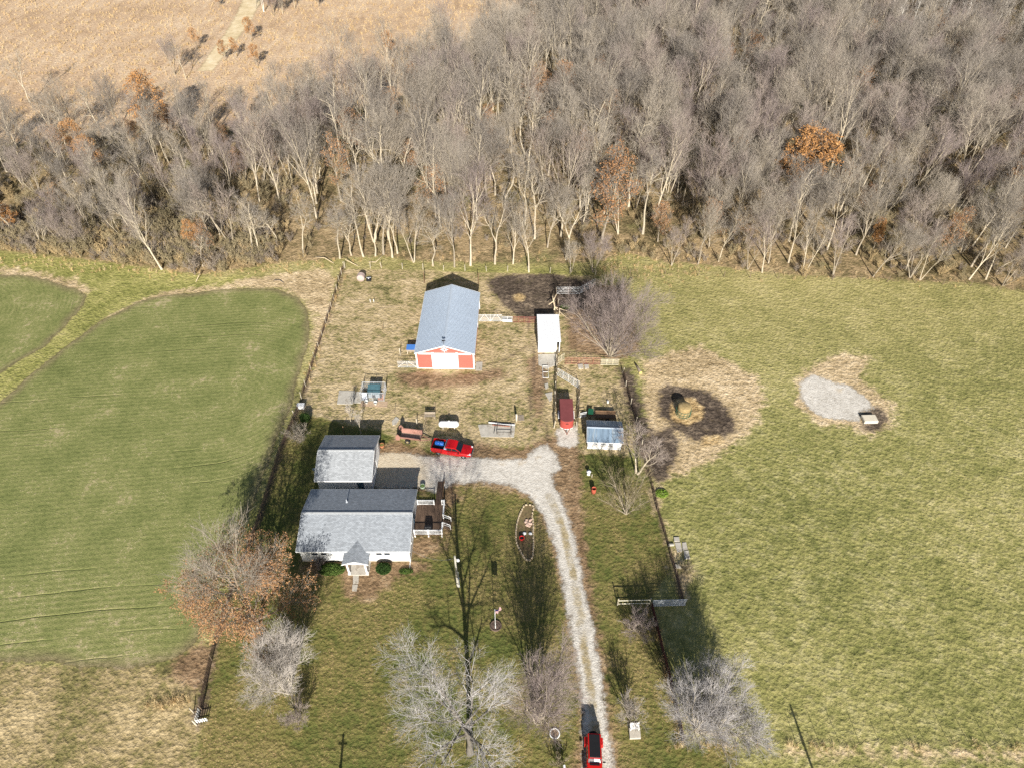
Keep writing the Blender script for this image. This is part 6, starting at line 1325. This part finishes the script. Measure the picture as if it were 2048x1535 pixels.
# --- masses nobody could count: instanced from unlinked prototypes by geometry nodes
def scatter(name, P, rot, scl, idx, protos, lb, cat):
    col = bpy.data.collections.new(name + '_kinds')
    for i, me_ in enumerate(protos):
        o = bpy.data.objects.new(f'{name}_kind_{i:02d}', me_); col.objects.link(o)
    me = bpy.data.meshes.new(name); P = np.asarray(P, np.float32); me.vertices.add(len(P)); me.vertices.foreach_set('co', P.ravel())
    for nm, ty, a in (('rot', 'FLOAT', rot), ('scl', 'FLOAT', scl), ('idx', 'INT', idx)):
        at_ = me.attributes.new(nm, ty, 'POINT'); at_.data.foreach_set('value', np.asarray(a, np.float32 if ty == 'FLOAT' else np.int32))
    o = tag(link(name, me), lb, cat, None, 'stuff')
    t = bpy.data.node_groups.new(name, 'GeometryNodeTree')
    t.interface.new_socket('Geometry', in_out='INPUT', socket_type='NodeSocketGeometry'); t.interface.new_socket('Geometry', in_out='OUTPUT', socket_type='NodeSocketGeometry')
    N = t.nodes.new; gi = N('NodeGroupInput'); go = N('NodeGroupOutput'); ip = N('GeometryNodeInstanceOnPoints'); ci = N('GeometryNodeCollectionInfo')
    ci.inputs['Collection'].default_value = col; ci.inputs['Separate Children'].default_value = True; ci.inputs['Reset Children'].default_value = True
    def na(nm, ty): n_ = N('GeometryNodeInputNamedAttribute'); n_.data_type = ty; n_.inputs['Name'].default_value = nm; return n_.outputs[0]
    cx = N('ShaderNodeCombineXYZ'); L = t.links.new
    L(na('rot', 'FLOAT'), cx.inputs['Z']); L(gi.outputs[0], ip.inputs['Points']); L(ci.outputs[0], ip.inputs['Instance']); ip.inputs['Pick Instance'].default_value = True
    L(na('idx', 'INT'), ip.inputs['Instance Index']); L(cx.outputs[0], ip.inputs['Rotation']); L(na('scl', 'FLOAT'), ip.inputs['Scale']); L(ip.outputs[0], go.inputs[0])
    md = o.modifiers.new('scatter', 'NODES'); md.node_group = t
    return o
def whole(ms):
    """trunk and crown of a prototype as one mesh for the far mass"""
    a, b = ms; me = bpy.data.meshes.new(a.name + '_whole'); V = []; Q = []; mi = []; mats = []; o_ = 0
    for k in (a, b):
        v = np.empty(len(k.vertices) * 3, np.float32); k.vertices.foreach_get('co', v); q = np.empty(len(k.loops), np.int32); k.loops.foreach_get('vertex_index', q)
        m_ = np.empty(len(k.polygons), np.int32); k.polygons.foreach_get('material_index', m_)
        V.append(v.reshape(-1, 3)); Q.append(q.reshape(-1, 4) + o_); mi.append(m_ + len(mats)); o_ += len(k.vertices); mats += list(k.materials)
    return np_mesh(a.name + '_whole', np.concatenate(V), np.concatenate(Q), mats, np.concatenate(mi))
order = []; wl_m = []
for kd in ('grey', 'vase', 'pale', 'birch', 'tawny'):
    for v, ms in enumerate(BY[kd]): order.append((kd, v)); wl_m.append(whole(ms))
if far_pts:
    scatter('far_woods', [(a[0], a[1], 0) for a in far_pts], [a[2] for a in far_pts], [a[3] for a in far_pts], [order.index((a[4], a[5])) for a in far_pts], wl_m, 'far mass of bare grey woods merging towards the top of the picture', 'woods')
# brush under the trees
BR = []
BM_ = [twig('brush_tan', srgb(190, 168, 128), srgb(168, 148, 112)), twig('brush_grey', srgb(152, 140, 126), srgb(136, 124, 110)), twig('brush_olive', srgb(150, 138, 108), srgb(160, 146, 116))]
for i in range(6):
    tr, cr, lf = grow(seed=300 + i, H=2.4 + .3 * (i % 3), r0=.03, stems=7, tilt=30, first=.1, k=(5, 3, 3, 2), L1=.42, a1=(16, 55), gnarl=.09, rmin=.014)
    V, Q = join([tr, cr]); BR.append(np_mesh(f'brush_{i}', V, Q, [BM_[i % 3]]))
bp = []
for k in range(15000):
    y = rg_.uniform(105, 305); x = rg_.uniform(-40 - y * .76, 40 + y * .76)
    bp.append((x, y))
bp = np.array(bp); sd = sdf_poly(bp[:, 0], bp[:, 1], WOODP, 30.0); dn = rg_.random(len(bp))
brushy = (bp[:, 0] < -48) & (bp[:, 1] < 140)
open_ = (bp[:, 0] > -48) & (bp[:, 0] < 12) & (bp[:, 1] < 128)
keep = (sd > -.6) & (dn < np.where(brushy, .62, np.where(open_, .12, np.where(bp[:, 1] > 170, .3, .5))))
bp = bp[keep]; br_ = brushy[keep]; nn = len(bp)
ex = []
for k in range(700):   # a denser brushy edge on the left where the woods meet the crop
    t = rg_.random(); x_, y_ = G2(rg_.uniform(-60, 560), rg_.uniform(440, 535)); ex.append((x_, y_))
ex = np.array(ex); ex = ex[sdf_poly(ex[:, 0], ex[:, 1], WOODP, 30.0) > 0]
bp = np.concatenate([bp, ex]); br_ = np.concatenate([br_, np.ones(len(ex), bool)]); nn = len(bp)
scatter('undergrowth', np.c_[bp, np.zeros(nn)], rg_.uniform(0, 6.28, nn), np.where(br_, rg_.uniform(.5, 1.25, nn), rg_.uniform(.3, .85, nn)), rg_.integers(0, 6, nn), BR, 'tangled tan and grey brush growing under the bare trees', 'undergrowth')
# tall dry grass
def tuft(seed, h, n_, w_, mat):
    g = np.random.default_rng(seed); a = g.uniform(0, 6.28, n_); r_ = np.sqrt(g.random(n_)) * w_; b = np.stack([np.cos(a) * r_, np.sin(a) * r_, np.zeros(n_)], -1)
    tp = b + np.stack([g.normal(0, .25 * h, n_), g.normal(0, .25 * h, n_), h * g.uniform(.6, 1.1, n_)], -1); s = np.stack([np.cos(a + 1.5), np.sin(a + 1.5), a * 0], -1) * .02
    V = np.stack([b - s, b + s, tp + s * .4, tp - s * .4], 1).reshape(-1, 3); return np_mesh(f'tuft_{seed}', V, np.arange(n_ * 4).reshape(n_, 4), [mat])
GM = [twig('dry_grass_gold', srgb(206, 178, 132), srgb(190, 162, 116)), twig('dry_grass_straw', srgb(208, 186, 146), srgb(190, 168, 128))]
TF = [tuft(i, .8 + .15 * (i % 3), 26, .55, GM[i % 2]) for i in range(6)]
pp = []
for k in range(12000):
    y = rg_.uniform(150, 300); x = rg_.uniform(-40 - y * .76, 0); pp.append((x, y))
pp = np.array(pp); k_ = (sdf_poly(pp[:, 0], pp[:, 1], np.array(ZONES['prairie'][1]), 30) > 0) & (sdf_poly(pp[:, 0], pp[:, 1], np.array(TRL), 30) < -.5); pp = pp[k_]; nn = len(pp)
scatter('prairie_grass', np.c_[pp, np.zeros(nn)], rg_.uniform(0, 6.28, nn), rg_.uniform(.3, .75, nn), rg_.integers(0, 6, nn), TF, 'tall dry tan grass of the field beyond the woods', 'grass')
eg = []
for (x0, y0, x1, y1, n_, j) in ((0, 520, 330, 545, 110, 8), (330, 548, 680, 522, 110, 7), (700, 520, 1180, 520, 60, 8), (1195, 535, 1420, 528, 200, 18), (1420, 536, 2060, 566, 70, 7), (295, 1406, 380, 1402, 40, 7), (1340, 1490, 1500, 1490, 24, 5), (1500, 1490, 2060, 1496, 30, 4), (615, 760, 690, 540, 60, 6), (1360, 1480, 1310, 1230, 40, 4)):
    for k in range(n_):
        t = rg_.random(); eg.append(G2(x0 + (x1 - x0) * t + rg_.normal(0, 4), y0 + (y1 - y0) * t + rg_.normal(0, j)))
eg = np.array(eg); nn = len(eg)
scatter('rough_grass', np.c_[eg, np.zeros(nn)], rg_.uniform(0, 6.28, nn), rg_.uniform(.25, .65, nn), rg_.integers(0, 6, nn), TF, 'clumps of straw coloured grass along the fences and field edges', 'grass')
print('TREES', len(pts), 'FAR', len(far_pts), 'BRUSH', len(bp))
